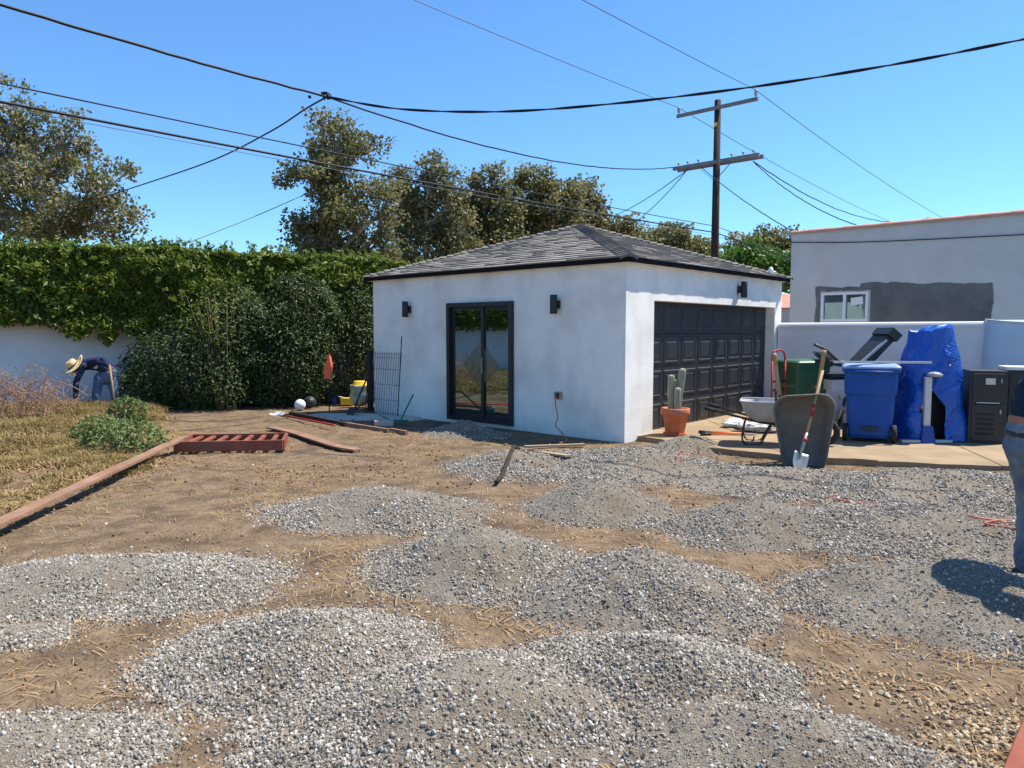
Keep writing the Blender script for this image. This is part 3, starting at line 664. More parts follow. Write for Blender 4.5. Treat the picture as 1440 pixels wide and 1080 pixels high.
# slim upright saplings with pale stems in the shrub row
sp_e = empty('sapling', at(318, 575, 14.8), 0, 'slim sapling with pale upright stems rising among the dark shrubs', 'sapling')
mb = MB(); PP = []
rr = np.random.default_rng(8)
for k in range(7):
    a = rr.normal(0, .10); tip = Vector((a*3.2+rr.normal(0, .1), rr.normal(0, .15), 2.0+rr.random()*.5)); mb.tube([(a, 0, 0), Vector((a*1.6, 0, 1.0)), tip], [.014, .01, .003], 5)
    for j in range(90): PP.append(np.array(Vector((a*1.6, 0, 1.0)).lerp(tip, rr.random()**.6))+rr.normal(0, .13, 3))
mb.build('stem', M['deadtwig' if False else 'twig'], sp_e); leaf_mesh('foliage', PP, .06, M['hedge'], sp_e, seed=5)

# ---- sycamore trees
def tree(name, base, blobs, n_clump, leaves, leaf, label, seed, mt='syc', group=None, trunk_r=.3, clump=.38):
    r = np.random.default_rng(seed); base = Vector(base); e = empty(name, base, 0, label, 'tree', group)
    mb = MB(); zmin = min(b[0].z-b[1][2] for b in blobs); cz = sum((b[0] for b in blobs), Vector())/len(blobs)
    th = max(zmin*1.0, 2.0); tops = Vector((cz.x, cz.y, .3*cz.z+.7*max(b[0].z-.4*b[1][2] for b in blobs)))
    fork = base.lerp(Vector((cz.x, cz.y, 0)), .5); fork.z = th
    mb.tube([base-base, (fork-base)*.5+Vector((r.normal(0, .15), 0, 0)), fork-base, (fork.lerp(tops, .55)-base), tops-base], [trunk_r, trunk_r*.8, trunk_r*.7, trunk_r*.4, .04], 9)
    PP = []; RV = []
    vol = np.array([b[1][0]*b[1][1]*b[1][2] for b in blobs])**.8; pr = vol/vol.sum()
    for (c, rad), p in zip(blobs, pr):
        st = fork.lerp(tops, max(0, min(.75, (c.z-rad[2]-th)/max(.1, tops.z-th))))
        md = st.lerp(c, .55)+Vector((r.normal(0, .25), r.normal(0, .25), .2))
        mb.tube([q-base for q in (st, md, c)], [trunk_r*.42, trunk_r*.28, trunk_r*.12], 7)
        for k in range(max(4, int(n_clump*p))):
            v = r.normal(size=3); v /= np.linalg.norm(v); kk = r.uniform(.35, 1.06)
            q = c+Vector((v[0]*rad[0], v[1]*rad[1], v[2]*rad[2]))*kk
            s_ = md.lerp(c, r.random()); m2 = s_.lerp(q, .6)+Vector(r.normal(0, .12, 3))
            mb.tube([w_-base for w_ in (s_, m2, q)], [trunk_r*.11, trunk_r*.07, .012], 5, cap=False)
            nl = int(leaves*r.uniform(.5, 1.3)); cl = clump*r.uniform(.6, 1.25)
            pts = np.array(q)+np.clip(r.normal(0, 1, (nl, 3)), -1.6, 1.6)*np.array([cl, cl, cl*.72])
            PP.append(pts); RV.append(np.full(nl, np.clip(r.normal(.42, .22), 0, 1)))
    PP = np.concatenate(PP); RV = np.concatenate(RV)
    mb.build('trunk', M['bark'], e); leaf_mesh('crown', PP-np.array(base), leaf, M[mt], e, up=.15, asp=.8, rnd=RV, seed=seed)
    return e
def blobs_px(D, L):                         # crown lobes given as (px, py, half width px, half height px) at distance D
    k = D/F; return [(dp(x, y, D+dd), (w*k, w*k*.8, h*k)) for x, y, w, h, dd in L]
tree('sycamore_tree', gp(70, 466+1.65*F/27), blobs_px(27, [(-10, 205, 60, 75, 0), (70, 245, 55, 60, 1), (100, 200, 38, 45, 0), (150, 270, 52, 55, -1), (20, 300, 70, 50, 1), (110, 315, 70, 35, 0), (-70, 260, 60, 90, 1), (40, 170, 38, 45, 0), (-15, 130, 22, 28, 0), (60, 320, 50, 30, -1), (165, 310, 35, 35, 0), (30, 245, 45, 45, -1.5)]), 420, 54, .135,
     'large browning sycamore standing alone behind the far end of the hedge', 31, trunk_r=.26, clump=.24)
TG = 'street trees behind the garage'
tree('sycamore_tree', gp(470, 466+1.65*F/40), blobs_px(40, [(470, 215, 45, 45, 0), (500, 205, 38, 32, 1), (440, 245, 40, 28, -1), (405, 245, 20, 16, 0), (480, 290, 60, 50, 0), (455, 340, 50, 45, 0), (520, 350, 45, 45, 1), (460, 172, 20, 22, 0), (425, 325, 26, 26, 0), (540, 300, 24, 60, 0), (470, 385, 60, 30, 0)]), 400, 58, .19,
     'tallest sycamore of the row behind the garage, with bare limbs to one side', 32, group=TG, trunk_r=.34, clump=.34)
tree('sycamore_tree', gp(600, 466+1.65*F/48), blobs_px(48, [(565, 285, 36, 45, 0), (608, 262, 30, 45, 0), (590, 325, 55, 45, 1), (560, 250, 18, 22, 0), (612, 228, 15, 15, 0), (640, 340, 40, 45, 0), (632, 285, 22, 45, 0), (580, 375, 60, 25, 0)]), 330, 58, .21, 'bushy sycamore second in the row behind the garage', 33, group=TG, trunk_r=.34, clump=.38)
tree('sycamore_tree', gp(680, 466+1.65*F/52), blobs_px(52, [(660, 275, 26, 32, 0), (693, 262, 22, 32, 0), (675, 315, 45, 42, 1), (700, 340, 40, 35, 0), (650, 345, 34, 35, 0), (715, 300, 20, 45, 0), (640, 300, 16, 36, 1)]), 280, 60, .23, 'round sycamore third in the row behind the garage', 34, group=TG, trunk_r=.34, clump=.40)
tree('sycamore_tree', gp(765, 466+1.65*F/55), blobs_px(55, [(758, 262, 26, 28, 0), (775, 290, 40, 40, 0), (740, 250, 14, 14, 1), (740, 320, 34, 35, 0), (795, 315, 34, 35, 1), (730, 285, 18, 40, 0), (800, 285, 16, 28, 0)]), 270, 60, .24, 'spreading sycamore fourth in the row, behind the roof peak', 35, group=TG, trunk_r=.34, clump=.42)
tree('sycamore_tree', gp(830, 466+1.65*F/60), blobs_px(60, [(820, 270, 18, 22, 0), (838, 292, 20, 24, 0), (825, 315, 34, 24, 0), (870, 322, 30, 16, 0)]), 140, 50, .27, 'narrow sycamore fifth in the row, just past the roof peak', 36, group=TG, trunk_r=.34, clump=.42)
tree('sycamore_tree', gp(945, 466+1.65*F/75), blobs_px(75, [(945, 335, 38, 22, 0), (920, 345, 32, 18, 0), (980, 350, 34, 18, 1), (890, 345, 32, 18, 0)]), 130, 75, .33, 'distant sycamore seen under the wires between roof peak and utility pole', 37, group=TG, trunk_r=.4, clump=.6)
tree('sycamore_tree', gp(1075, 466+1.65*F/78), blobs_px(78, [(1075, 345, 32, 24, 0), (1100, 350, 26, 24, 0), (1045, 352, 26, 18, 1), (1120, 360, 30, 28, 0)]), 120, 75, .33, 'distant sycamore seen between utility pole and grey house', 38, group=TG, trunk_r=.4, clump=.6)
tree('green_tree', gp(1055, 466+1.65*F/40), blobs_px(40, [(1045, 365, 30, 20, 0), (1080, 370, 28, 20, 1), (1015, 372, 24, 16, 0), (1105, 385, 26, 24, 0)]), 90, 90, .2, 'bright green leafy tree just behind the garage beside the pole', 39, mt='far', trunk_r=.25, clump=.4)

# ---- utility pole with two crossarms
PD = 25.0; pb = dp(1003, 466, PD); 
up_ = empty('utility_pole', (pb.x, pb.y, 0), GA, 'dark wooden utility pole with two grey crossarms behind the garage', 'utility pole')
PH = dp(1006, 141, PD).z; za = dp(1006, 153, PD).z; zb = dp(1006, 229, PD).z
mb = MB(); mb.tube([(0, 0, -.2), (0, 0, PH*.5), (0, 0, PH)], [.15, .13, .105], 14); mb.build('pole', M['polewood'], up_)
mb = MB(); mb.box((-.13, 0, za), (.09, 2.9, .11)); mb.build('crossarm', M['armwood'], up_)
mb = MB(); mb.box((-.15, .0, zb), (.1, 3.1, .12)); mb.build('crossarm', M['armwood'], up_)
mb = MB(); mb.box((.17, .0, zb), (.1, 3.1, .12)); mb.build('crossarm', M['armwood'], up_)
for y in (-1.38, 1.38):
    mb = MB(); mb.lathe([(.02, 0), (.02, .06), (.055, .07), (.06, .13), (.035, .15), (.06, .17), (.05, .23), (.0, .24)], (-.13, y, za+.055), 12); mb.build('insulator', M['grey'], up_)
for y in (-1.35, -1.0, -.6, .6, 1.0, 1.35):
    mb = MB(); mb.lathe([(.012, 0), (.012, .05), (.04, .06), (.04, .1), (.02, .14)], (-.15, y, zb+.06), 10); mb.build('insulator', M['grey'], up_)
for y in (-.62, .62):
    mb = MB(); mb.beam((-.14, y, zb-.06), (-.1, 0, zb-.62), .035, .012); mb.build('brace', M['wiregrey'], up_)
mb = MB(); mb.box((-.125, 0, dp(1006, 176, PD).z), (.02, .09, .12)); mb.build('tag_plate', M['yellow'], up_)
UPM = Matrix.Translation((pb.x, pb.y, 0)) @ Matrix.Rotation(GA, 4, 'Z')
def upl(x, y, z): return UPM @ Vector((x, y, z))
def wire(a, b, sag, rad, label, mt='wire', extra=None, kink=0, seed=0):
    P = arc(a, b, sag, 40); rw = random.Random(seed)
    if kink: P = [p+Vector((rw.uniform(-1, 1), rw.uniform(-1, 1), rw.uniform(-1, 1)))*kink for p in P]
    o0 = P[0].copy(); mb = MB(); mb.tube([p-o0 for p in P], rad, 6)
    return tag(mb.build('overhead_wire', M[mt], loc=o0), label, 'wire', 'overhead wires')
zt = za+.28
rd = Vector((GX_.x, GX_.y, 0))
for y, nm in ((-1.38, 'nearer the grey house'), (1.38, 'nearer the garage')):
    p = upl(-.13, y, zt); wire(p, p-rd*42, .35, .011, 'bare wire from top crossarm end %s, out over the yard' % nm, 'wiregrey')
    wire(p, p+rd*55-Vector((0, 0, .3)), .9, .012, 'bare wire from top crossarm end %s, away over rooftops' % nm, 'wiregrey')
J = dp(460, 136, 12.0)                       # mid-air splice
lc = upl(-.15, 1.45, zb+.05)
wire(J, lc, .45, .017, 'black service wire from the mid-air splice to the lower crossarm', kink=.006, seed=1)
dv = (J-lc); dv.z = 0; e2 = dp(20, 0, J.y+dv.y*.27); e2 = J+(e2-J)*2.2
wire(J, e2, .10, .020, 'black twisted wire from the mid-air splice up over the yard away from the pole', kink=.008, seed=2)
eR = dp(1440, 55, 8.2); eR2 = J+(eR-J)*1.25
sgm = smooth_path([J, dp(560, 153, 11.4), dp(700, 157, 10.7), dp(860, 146, 10.0), dp(1060, 122, 9.3), dp(1260, 90, 8.7), eR, eR+(eR-dp(1260, 90, 8.7))*.9], 8)
mb = MB(); rw = random.Random(4); o0 = J.copy()
for ph in (0, math.pi):
    pts = [p-o0+Vector((math.cos(i*.8+ph), 0, math.sin(i*.8+ph)))*.010 for i, p in enumerate(sgm)]; mb.tube(pts, .010, 6)
tag(mb.build('overhead_wire', M['wire'], loc=o0), 'thick twisted black cable sagging from the mid-air splice past the pole top', 'wire', 'overhead wires')
eL = dp(205, 258, 20.0); eL2 = J+(eL-J)*1.5
sgm = smooth_path([J, dp(430, 153, 13), dp(380, 185, 14.6), dp(300, 225, 17), eL, dp(120, 285, 24)], 8); mb = MB(); mb.tube([p-J for p in sgm], .016, 6)
tag(mb.build('overhead_wire', M['wire'], loc=J), 'black drop wire descending from the mid-air splice into the lone sycamore', 'wire', 'overhead wires')
spl = empty('wire_splice', J, 0, 'black mid-air splice where three overhead wires meet', 'wire splice')
mb = MB(); mb.tube([(-.09, 0, .05), (.0, 0, .06), (.02, 0, -.04)], .028, 8); mb.build('clamp', M['wire'], spl)
mb = MB(); mb.tube([(.06*math.cos(t), .01, .06*math.sin(t)) for t in np.linspace(-.6, 4, 14)], .012, 6); mb.build('wire_loop', M['wire'], spl)
mb = MB(); mb.lathe([(.0, -.03), (.025, -.02), (.03, .01), (.0, .03)], (-.28, 0, .0), 10); mb.build('weight', M['wire'], spl)
for (pxp, zpy, pl, rad, mt, lab) in ((0, 107, 318, .012, 'wire', 'thin black wire above the thick telephone cable, crossing in front of the trees'), (0, 133, 327, .020, 'wire', 'thick black telephone cable crossing the sky in front of the trees'), (0, 140, 331, .006, 'wiregrey', 'faint thin wire just below the thick telephone cable')):
    zp = dp(1003, pl, PD).z; p = Vector((pb.x, pb.y, zp)); d0 = ray(pxp, zpy); t_ = None
    # where the vertical plane through the pole along the line direction meets the pixel ray
    n_ = Vector((-rd.y, rd.x, 0)); t_ = (p-Vector((0, 0, CH))).dot(n_)/d0.dot(n_); q = Vector((0, 0, CH))+d0*t_
    wire(p, p+(q-p)*1.35, .12, rad, lab, mt); wire(p, p+rd*40-Vector((0, 0, .5)), .5, rad, lab.split(' crossing')[0].split(' just')[0]+' continuing past the pole over the green tree', mt)
ra = upl(.17, -1.2, zb-.1)
wire(ra, dp(1306, 306, 40), .9, .018, 'wavy drop wire from the lower crossarm running far over the clay coping', kink=.01, seed=6)
wire(ra, dp(1211, 319, 19.5), .25, .014, 'drop wire from the lower crossarm to the middle of the clay coping', kink=.006, seed=7)
wire(upl(-.15, .5, zb-.08), dp(1114, 325, 18), .1, .013, 'drop wire from the lower crossarm to the corner of the grey house', kink=.004, seed=8)
la = upl(-.15, 1.0, zb-.1)
wire(la, dp(850, 308, 38), .2, .016, 'upper drop wire from the lower crossarm running off behind the garage roof', kink=.006, seed=9)
wire(la, dp(888, 316, 33), .15, .016, 'steeper drop wire from the lower crossarm running off behind the garage roof', kink=.006, seed=10)
wire(dp(440, 268, 42), dp(235, 352, 34), .1, .02, 'faint wire slanting down behind the clipped hedge', 'wiregrey')

# ---- dry grass and weeds over by the garden wall
def instancer(name, proto_meshes, P, rot, scl, parent=None, idx=None):
    coll = bpy.data.collections.new(name+'_kinds')
    for k, me in enumerate(proto_meshes):
        ob = bpy.data.objects.new('kind', me); coll.objects.link(ob)
    me = bpy.data.meshes.new(name); me.vertices.add(len(P)); me.vertices.foreach_set('co', np.asarray(P, np.float32).ravel())
    for nm, arr in (('rot', rot), ('scl', scl)):
        at_ = me.attributes.new(nm, 'FLOAT_VECTOR', 'POINT'); at_.data.foreach_set('vector', np.asarray(arr, np.float32).ravel())
    at_ = me.attributes.new('kd', 'INT', 'POINT'); at_.data.foreach_set('value', (np.random.default_rng(3).integers(0, len(proto_meshes), len(P)) if idx is None else idx).astype(np.int32))
    o = bpy.data.objects.new(name, me); COL.objects.link(o)
    if parent is not None: o.parent = parent
    ng = bpy.data.node_groups.new(name+'_nodes', 'GeometryNodeTree')
    ng.interface.new_socket('Geometry', in_out='INPUT', socket_type='NodeSocketGeometry'); ng.interface.new_socket('Geometry', in_out='OUTPUT', socket_type='NodeSocketGeometry')
    N = ng.nodes; L = ng.links; gi = N.new('NodeGroupInput'); go = N.new('NodeGroupOutput')
    ip = N.new('GeometryNodeInstanceOnPoints'); ci = N.new('GeometryNodeCollectionInfo'); ci.inputs[0].default_value = coll; ci.inputs['Separate Children'].default_value = True; ci.inputs['Reset Children'].default_value = True
    def na(nm, dt):
        q = N.new('GeometryNodeInputNamedAttribute'); q.data_type = dt; q.inputs[0].default_value = nm; return q.outputs[0]
    L.new(gi.outputs[0], ip.inputs['Points']); L.new(ci.outputs[0], ip.inputs['Instance']); ip.inputs['Pick Instance'].default_value = True
    L.new(na('kd', 'INT'), ip.inputs['Instance Index']); L.new(na('rot', 'FLOAT_VECTOR'), ip.inputs['Rotation']); L.new(na('scl', 'FLOAT_VECTOR'), ip.inputs['Scale'])
    L.new(ip.outputs[0], go.inputs[0])
    md = o.modifiers.new('scatter', 'NODES'); md.node_group = ng
    return tag(o, kind='stuff')
def blade_mesh(seed, n=14, h=.16, spread=.07, lean=.5, w=.006, mt='grass'):
    r = random.Random(seed); V = []; Fs = []; R = []
    for k in range(n):
        a = r.uniform(0, 6.28); b = Vector((r.gauss(0, spread*.5), r.gauss(0, spread*.5), 0)); hh = h*r.uniform(.45, 1.2); ln = lean*r.uniform(.2, 1.3)
        dv = Vector((math.cos(a), math.sin(a), 0)); sd = Vector((-dv.y, dv.x, 0))*w*r.uniform(.6, 1.3)
        m_1 = b+dv*hh*ln*.35+Vector((0, 0, hh*.6)); t = b+dv*hh*ln+Vector((0, 0, hh*max(.25, 1-ln*.45)))
        i = len(V); V += [b-sd, b+sd, m_1-sd*.8, m_1+sd*.8, t]; Fs += [(i, i+1, i+3, i+2), (i+2, i+3, i+4)]; R += [r.random()]*5
    me = bpy.data.meshes.new('tuft'); me.from_pydata([tuple(v) for v in V], [], Fs); at_ = me.attributes.new('rnd', 'FLOAT', 'POINT'); at_.data.foreach_set('value', R); me.materials.append(M[mt]); return me
r = np.random.default_rng(77)
tx = r.uniform(-13, -3.6, 60000); ty = r.uniform(4.5, 14.5, 60000)
edge_x = np.interp(ty, [4, 6.2, 7.2, 8.2, 9.5, 11.2, 12, 14.5], [-3.7, -4.3, -4.62, -4.75, -4.85, -5.2, -5.9, -7.3])
wall_y = 8.2+(tx+24)*(HB.y-8.2)/(HB.x+24)
dn = np.clip(.38+1.3*fbm(tx*.9, ty*.9, 5, 3), .04, 1)*np.clip((edge_x+.25+.3*fbm(tx*2, ty*2, 8, 2)-tx)/.5, 0, 1)
ok = (r.random(60000) < dn) & (ty < wall_y-.1); tx, ty = tx[ok], ty[ok]
tz = ground_h(tx, ty)-.01; hgt = np.clip(.45+.9*fbm(tx*.6+4, ty*.6, 9, 3)+.5*fbm(tx*2.5, ty*2.5, 19, 2)+np.clip((-tx-5.2)/2.2, 0, 1.1), .25, 2.3)
rt = np.zeros((len(tx), 3)); rt[:, 2] = r.uniform(0, 6.28, len(tx))
gr = instancer('dry_grass', [blade_mesh(k, 18, .17, .1, .9) for k in range(4)]+[blade_mesh(20+k, 16, .13, .12, 1.5, mt='straw') for k in range(4)], np.stack([tx, ty, tz], 1), rt, np.stack([np.ones_like(hgt)*1.15, np.ones_like(hgt)*1.15, hgt], 1))
tag(gr, 'dry yellow-green grass along the plank and garden wall', 'grass')
# sparse wisps of straw over the bare dirt
m = 15000; sx = r.uniform(-6, 4.5, m); sy = 2.2+r.random(m)**.9*10.5
ok = (r.random(m) < np.clip(.35+1.2*fbm(sx*.9, sy*.9, 14, 3), .04, 1)); sx, sy = sx[ok], sy[ok]
rt = np.zeros((len(sx), 3)); rt[:, 2] = r.uniform(0, 6.28, len(sx)); rt[:, :2] = r.normal(0, .1, (len(sx), 2))
st = instancer('straw_litter', [blade_mesh(40+k, 5, .055, .10, 3.2, w=.0028, mt='straw') for k in range(6)], np.stack([sx, sy, ground_h(sx, sy)+.003], 1), rt, np.tile(np.array([[1, 1, .35]]), (len(sx), 1))*r.uniform(.6, 1.2, (len(sx), 1)))
tag(st, 'short bits of straw lying over the bare dirt', 'straw')
# heap of dry reddish weed stems, pulled up beside the worker
wp = empty('dry_weeds', gp(14, 600), 0, 'tangle of dry reddish brown weed stems beside the bent worker', 'weeds')
mb = MB(); rr = random.Random(6); b0 = Vector(wp.location); PP = []
for k in range(300):
    x = rr.uniform(-1.5, .95); y = rr.uniform(-.5, .7); h = rr.uniform(.35, 1.0)*(1.1-.35*abs(x-.1)/1.3)*(.75 if x > .5 else 1); a = rr.gauss(0, .35)
    p0 = Vector((x, y, 0)); p1 = p0+Vector((a*h*.4, rr.gauss(0, .12), h*.6)); p2 = p0+Vector((a*h, rr.gauss(0, .2), h)); mb.rv = rr.random()
    mb.tube([p0, p1, p2], [.005, .004, .002], 4, cap=False)
    for j in range(rr.randint(2, 5)):
        q = p1.lerp(p2, rr.random()); e_ = q+Vector((rr.gauss(0, .1), rr.gauss(0, .1), rr.uniform(.02, .16))); mb.tube([q, q.lerp(e_, .5)+Vector((0, 0, -.01)), e_], [.003, .0025, .0015], 3, cap=False)
        for w_ in range(3): PP.append(np.array(e_)+np.random.default_rng(k*9+j).normal(0, .03, 3))
for k in range(9):
    a = rr.uniform(.2, 1.2); L_ = rr.uniform(.7, 1.3); p0 = Vector((rr.uniform(-.8, .1), rr.uniform(-.3, .3), .5)); mb.rv = .2
    mb.tube(smooth_path([p0, p0+Vector((.35*L_, 0, .28*L_*a)), p0+Vector((.75*L_, 0, .2*L_*a)), p0+Vector((L_, 0, .02))], 4), .008, 5)
mb.build('stem', M['deadtwig'], wp); leaf_mesh('seed_head', np.array(PP), .035, M['straw'], wp, seed=4)
# pile of cut green branches
cb = shrub('cut_branches', [(gp(172, 640)+Vector((0, 0, .18)), (.50, .4, .27)), (gp(140, 630)+Vector((0, 0, .2)), (.32, .3, .24)), (gp(180, 612)+Vector((0, 0, .34)), (.26, .25, .26))], 3600, .07, M['cut'], 'pile of cut green leafy branches lying beside the long plank', 'branches', seed=55, twigs=10, shell=.2)
mb = MB()
for k in range(6):
    p = Vector((random.uniform(-.4, .3), -.38, random.uniform(.03, .2))); a_ = random.uniform(-.6, .9); mb.tube([p, p+Vector((a_*.15, -.04, .05)), p+Vector((a_*.4, .02, random.uniform(-.02, .15)))], [.008, .006, .004], 5)
mb.build('cut_stem', M['palewood'], cb)
for px, py, a, ln, tl, lab in ((110, 628, .2, .21, .1, 'whole red brick lying flat in dry grass at the cut branches'), (127, 634, 1.3, .13, .25, 'broken half of a red brick under the cut branches'), (101, 634, .9, .21, 1.5, 'red brick standing on its edge in the dry grass by the cut branches')):
    c = gp(px, py); mb = MB(); mb.rbox((0, 0, .06), (ln, .1, .065), .006, Matrix.Rotation(tl, 3, 'X'))
    tag(mb.build('brick', M['brickred'], loc=c, rz=a), lab, 'brick', 'loose bricks by the branches')
# ================================================================ gravel
def stone_mesh(seed, mt, sub=2, ang=.35):
    r = random.Random(seed); bm = bmesh.new(); bmesh.ops.create_icosphere(bm, subdivisions=sub, radius=1)
    ax = Vector((r.uniform(.75, 1.3), r.uniform(.7, 1.05), r.uniform(.5, .8)))
    cuts = [(Vector((r.gauss(0, 1), r.gauss(0, 1), r.gauss(0, 1))).normalized(), r.uniform(.42, .85)) for k in range(9)]
    for v in bm.verts:
        p = v.co.copy()
        for n_, d_ in cuts:                       # flat broken facets
            e = p.dot(n_)-d_
            if e > 0: p -= n_*e*.9
        p *= 1+r.uniform(-.05, .05); v.co = Vector((p.x*ax.x, p.y*ax.y, p.z*ax.z))
    me = bpy.data.meshes.new('stone'); bm.to_mesh(me); bm.free(); me.materials.append(M[mt]); return me
STONES = [stone_mesh(k, 'stone') for k in range(10)]
TAN = [stone_mesh(30+k, 'tanstone') for k in range(6)]
CLOD = [stone_mesh(50+k, 'clod') for k in range(6)]
r = np.random.default_rng(99)
def others(k, x, y):
    h = np.zeros_like(x)
    for j in range(len(PC)):
        if j != k:
            c, p = PC[j]; R_ = max(p[1], p[2])*1.3; near = (np.abs(x-c.x) < R_) & (np.abs(y-c.y) < R_)
            if near.any(): h[near] = np.maximum(h[near], pile_h(j, x[near], y[near])*(pile_r(j, x[near], y[near]) < 1))
    return h
def sstep(a, b, x): t = np.clip((x-a)/(b-a), 0, 1); return t*t*(3-2*t)
for k, (c, p) in enumerate(PC):
    R_ = max(p[1], p[2])*1.35; dist = math.hypot(c.x, c.y); st_ = .022 if dist < 5 else (.035 if dist < 7.5 else .05)
    gx = np.arange(-R_, R_+st_, st_)+c.x; gy = np.arange(-R_, R_+st_, st_)+c.y; X, Y = np.meshgrid(gx, gy)
    rad = pile_r(k, X, Y); Z = ground_h(X, Y)+pile_h(k, X, Y)+.006-.022*sstep(.82, 1.02, rad)
    keep = rad < 1.04; n = len(gx); idx = np.arange(X.size).reshape(X.shape)
    fq = np.stack([idx[:-1, :-1], idx[:-1, 1:], idx[1:, 1:], idx[1:, :-1]], -1).reshape(-1, 4)
    fq = fq[keep.ravel()[fq].all(1)]; used = np.unique(fq); rm = np.full(X.size, -1); rm[used] = np.arange(len(used))
    V = np.stack([X-c.x, Y-c.y, Z], -1).reshape(-1, 3)[used]
    heap = npmesh('gravel_pile', V, rm[fq], M['heap'], smooth=True); heap.location = (c.x, c.y, 0)
    tag(heap, p[6], 'gravel', 'gravel piles in the yard')
    def pop(dens, lo, hi, grit):
        m = int((2*R_)**2*dens); x = r.uniform(-R_, R_, m)+c.x; y = r.uniform(-R_, R_, m)+c.y
        rad = pile_r(k, x, y); nz = fbm(x*1.5+3, y*1.5, 71, 3)+.45*fbm(x*6, y*6, 81, 2)
        msk = sstep(-.25, .35, nz*.95+(p[5]-.6)*.85+(rad-.55)*.6)
        pr = (.10+.9*msk) if not grit else (.9-.35*msk)
        pr = np.where(rad < .97, pr, np.exp(-(rad-.97)/.07)*.6*pr)
        ok = (r.random(m) < pr) & (rad < 1.35); x, y, rad = x[ok], y[ok], rad[ok]
        hk = pile_h(k, x, y)*(rad < 1.0); ok = hk >= others(k, x, y)-.004; x, y, rad, hk = x[ok], y[ok], rad[ok], hk[ok]
        s = lo+(hi-lo)*r.random(len(x))**2.0
        z = ground_h(x, y)+np.maximum(hk+.006-.022*sstep(.82, 1.02, rad), 0)+s*r.uniform(-.15, .55, len(x))
        return np.stack([x-c.x, y-c.y, z], 1), s
    kk = 1 if dist < 4.4 else (.85 if dist < 5.6 else (.65 if dist < 7.5 else .42))
    A, sa = pop(10500*kk, .0048/kk**.4, .0130/kk**.35, False); B, sb = pop(8500*(kk if dist < 7.5 else .15), .0022/kk**.3, .0055/kk**.3, True)
    P = np.concatenate([A, B]); s = np.concatenate([sa, sb])
    so_ = instancer('stones', STONES, P, r.uniform(0, 6.28, (len(P), 3)), np.repeat(s[:, None], 3, 1), parent=heap)
# tan pebbles at the foot of the red board, and clods of dirt over the yard
m = 1500; cpt = gp(1420, 1055); x = cpt.x+r.normal(0, .17, m); y = cpt.y+r.normal(.02, .2, m)
c2_ = gp(1190, 960); x[:420] = c2_.x+r.normal(.1, .34, 420); y[:420] = c2_.y+r.normal(0, .12, 420)-.35*(x[:420]-c2_.x)
s = .005+.013*r.random(m)**1.6
tp = instancer('tan_pebbles', TAN, np.stack([x, y, ground_h(x, y)+s*.3], 1), r.uniform(0, 6.28, (m, 3)), np.repeat(s[:, None], 3, 1))
tag(tp, 'tan pebbles scattered on the dirt beside the red board', 'pebbles')
m = 36000; x = r.uniform(-5.6, 4.2, m); y = 2.0+r.random(m)**1.1*9
ok = r.random(m) < np.clip(.25+1.3*fbm(x*1.1, y*1.1, 91, 3), .03, 1); x, y = x[ok], y[ok]
s = (.0025+.013*r.random(len(x))**5)*np.clip(y/4.5, .9, 1.8)
cl = instancer('dirt_clods', CLOD, np.stack([x, y, ground_h(x, y)+s*.2], 1), r.uniform(0, 6.28, (len(x), 3)), np.repeat(s[:, None], 3, 1))
tag(cl, 'small crumbs and clods of brown dirt over the yard', 'dirt')
m = 1500; x = r.uniform(-4.5, 4.5, m); y = 2.2+r.random(m)**1.2*8; s = .004+.012*r.random(m)**3
sc = instancer('stray_stones', STONES, np.stack([x, y, ground_h(x, y)+s*.3], 1), r.uniform(0, 6.28, (m, 3)), np.repeat(s[:, None], 3, 1))
tag(sc, 'stray grey stones scattered over the bare dirt', 'stones')
# pale sand strip along the garage end, by the mesh panel
c = gp(515, 586); gx = np.linspace(-1.3, 1.25, 70); gy = np.linspace(-.85, .9, 50); X, Y = np.meshgrid(gx, gy)
rad = np.sqrt((X/1.2)**2+(Y/.75)**2)*(1+.15*fbm(X*2, Y*2, 3, 3)); Z = .05*np.clip(1-rad, 0, 1)+.03*np.clip(1-rad, 0, 1)**.5-.015*sstep(.85, 1, rad)+ground_h(X+c.x, Y+c.y)
idx = np.arange(X.size).reshape(X.shape); fq = np.stack([idx[:-1, :-1], idx[:-1, 1:], idx[1:, 1:], idx[1:, :-1]], -1).reshape(-1, 4); fq = fq[(rad < 1.03).ravel()[fq].all(1)]
M['sand'] = mat('pale_sand', srgb(186, 174, 156), srgb(206, 196, 180), scale=7, rough=.95, bump=.9, bscale=60, dist=.02)
sd = npmesh('sand_heap', np.stack([X, Y, Z], -1).reshape(-1, 3), fq, M['sand'], smooth=True); sd.location = (c.x, c.y, 0)
tag(sd, 'flat spread of pale sand and stones below the wire mesh panel', 'sand')
m = 1600; a = r.uniform(0, 6.28, m); q = np.sqrt(r.random(m)); x = 1.2*q*np.cos(a); y = .75*q*np.sin(a); s = .006+.02*r.random(m)**3
instancer('stones', STONES, np.stack([x, y, ground_h(x+c.x, y+c.y)+.05*(1-q)+s*.2], 1), r.uniform(0, 6.28, (m, 3)), np.repeat(s[:, None], 3, 1), parent=sd)
# ================================================================ things in the yard
V3 = Vector
def gz(x, y): 
    x = np.array([x]); y = np.array([y]); return float(ground_h(x, y)[0]+max([0]+[float(pile_h(k, x, y)[0]) if pile_r(k, x, y)[0] < 1 else 0 for k in range(len(PC))]))
def on(px, py, dz=0):
    p = gp(px, py)
    for _ in range(6): p = gp(px, py, gz(p.x, p.y))
    return V3((p.x, p.y, p.z+dz))
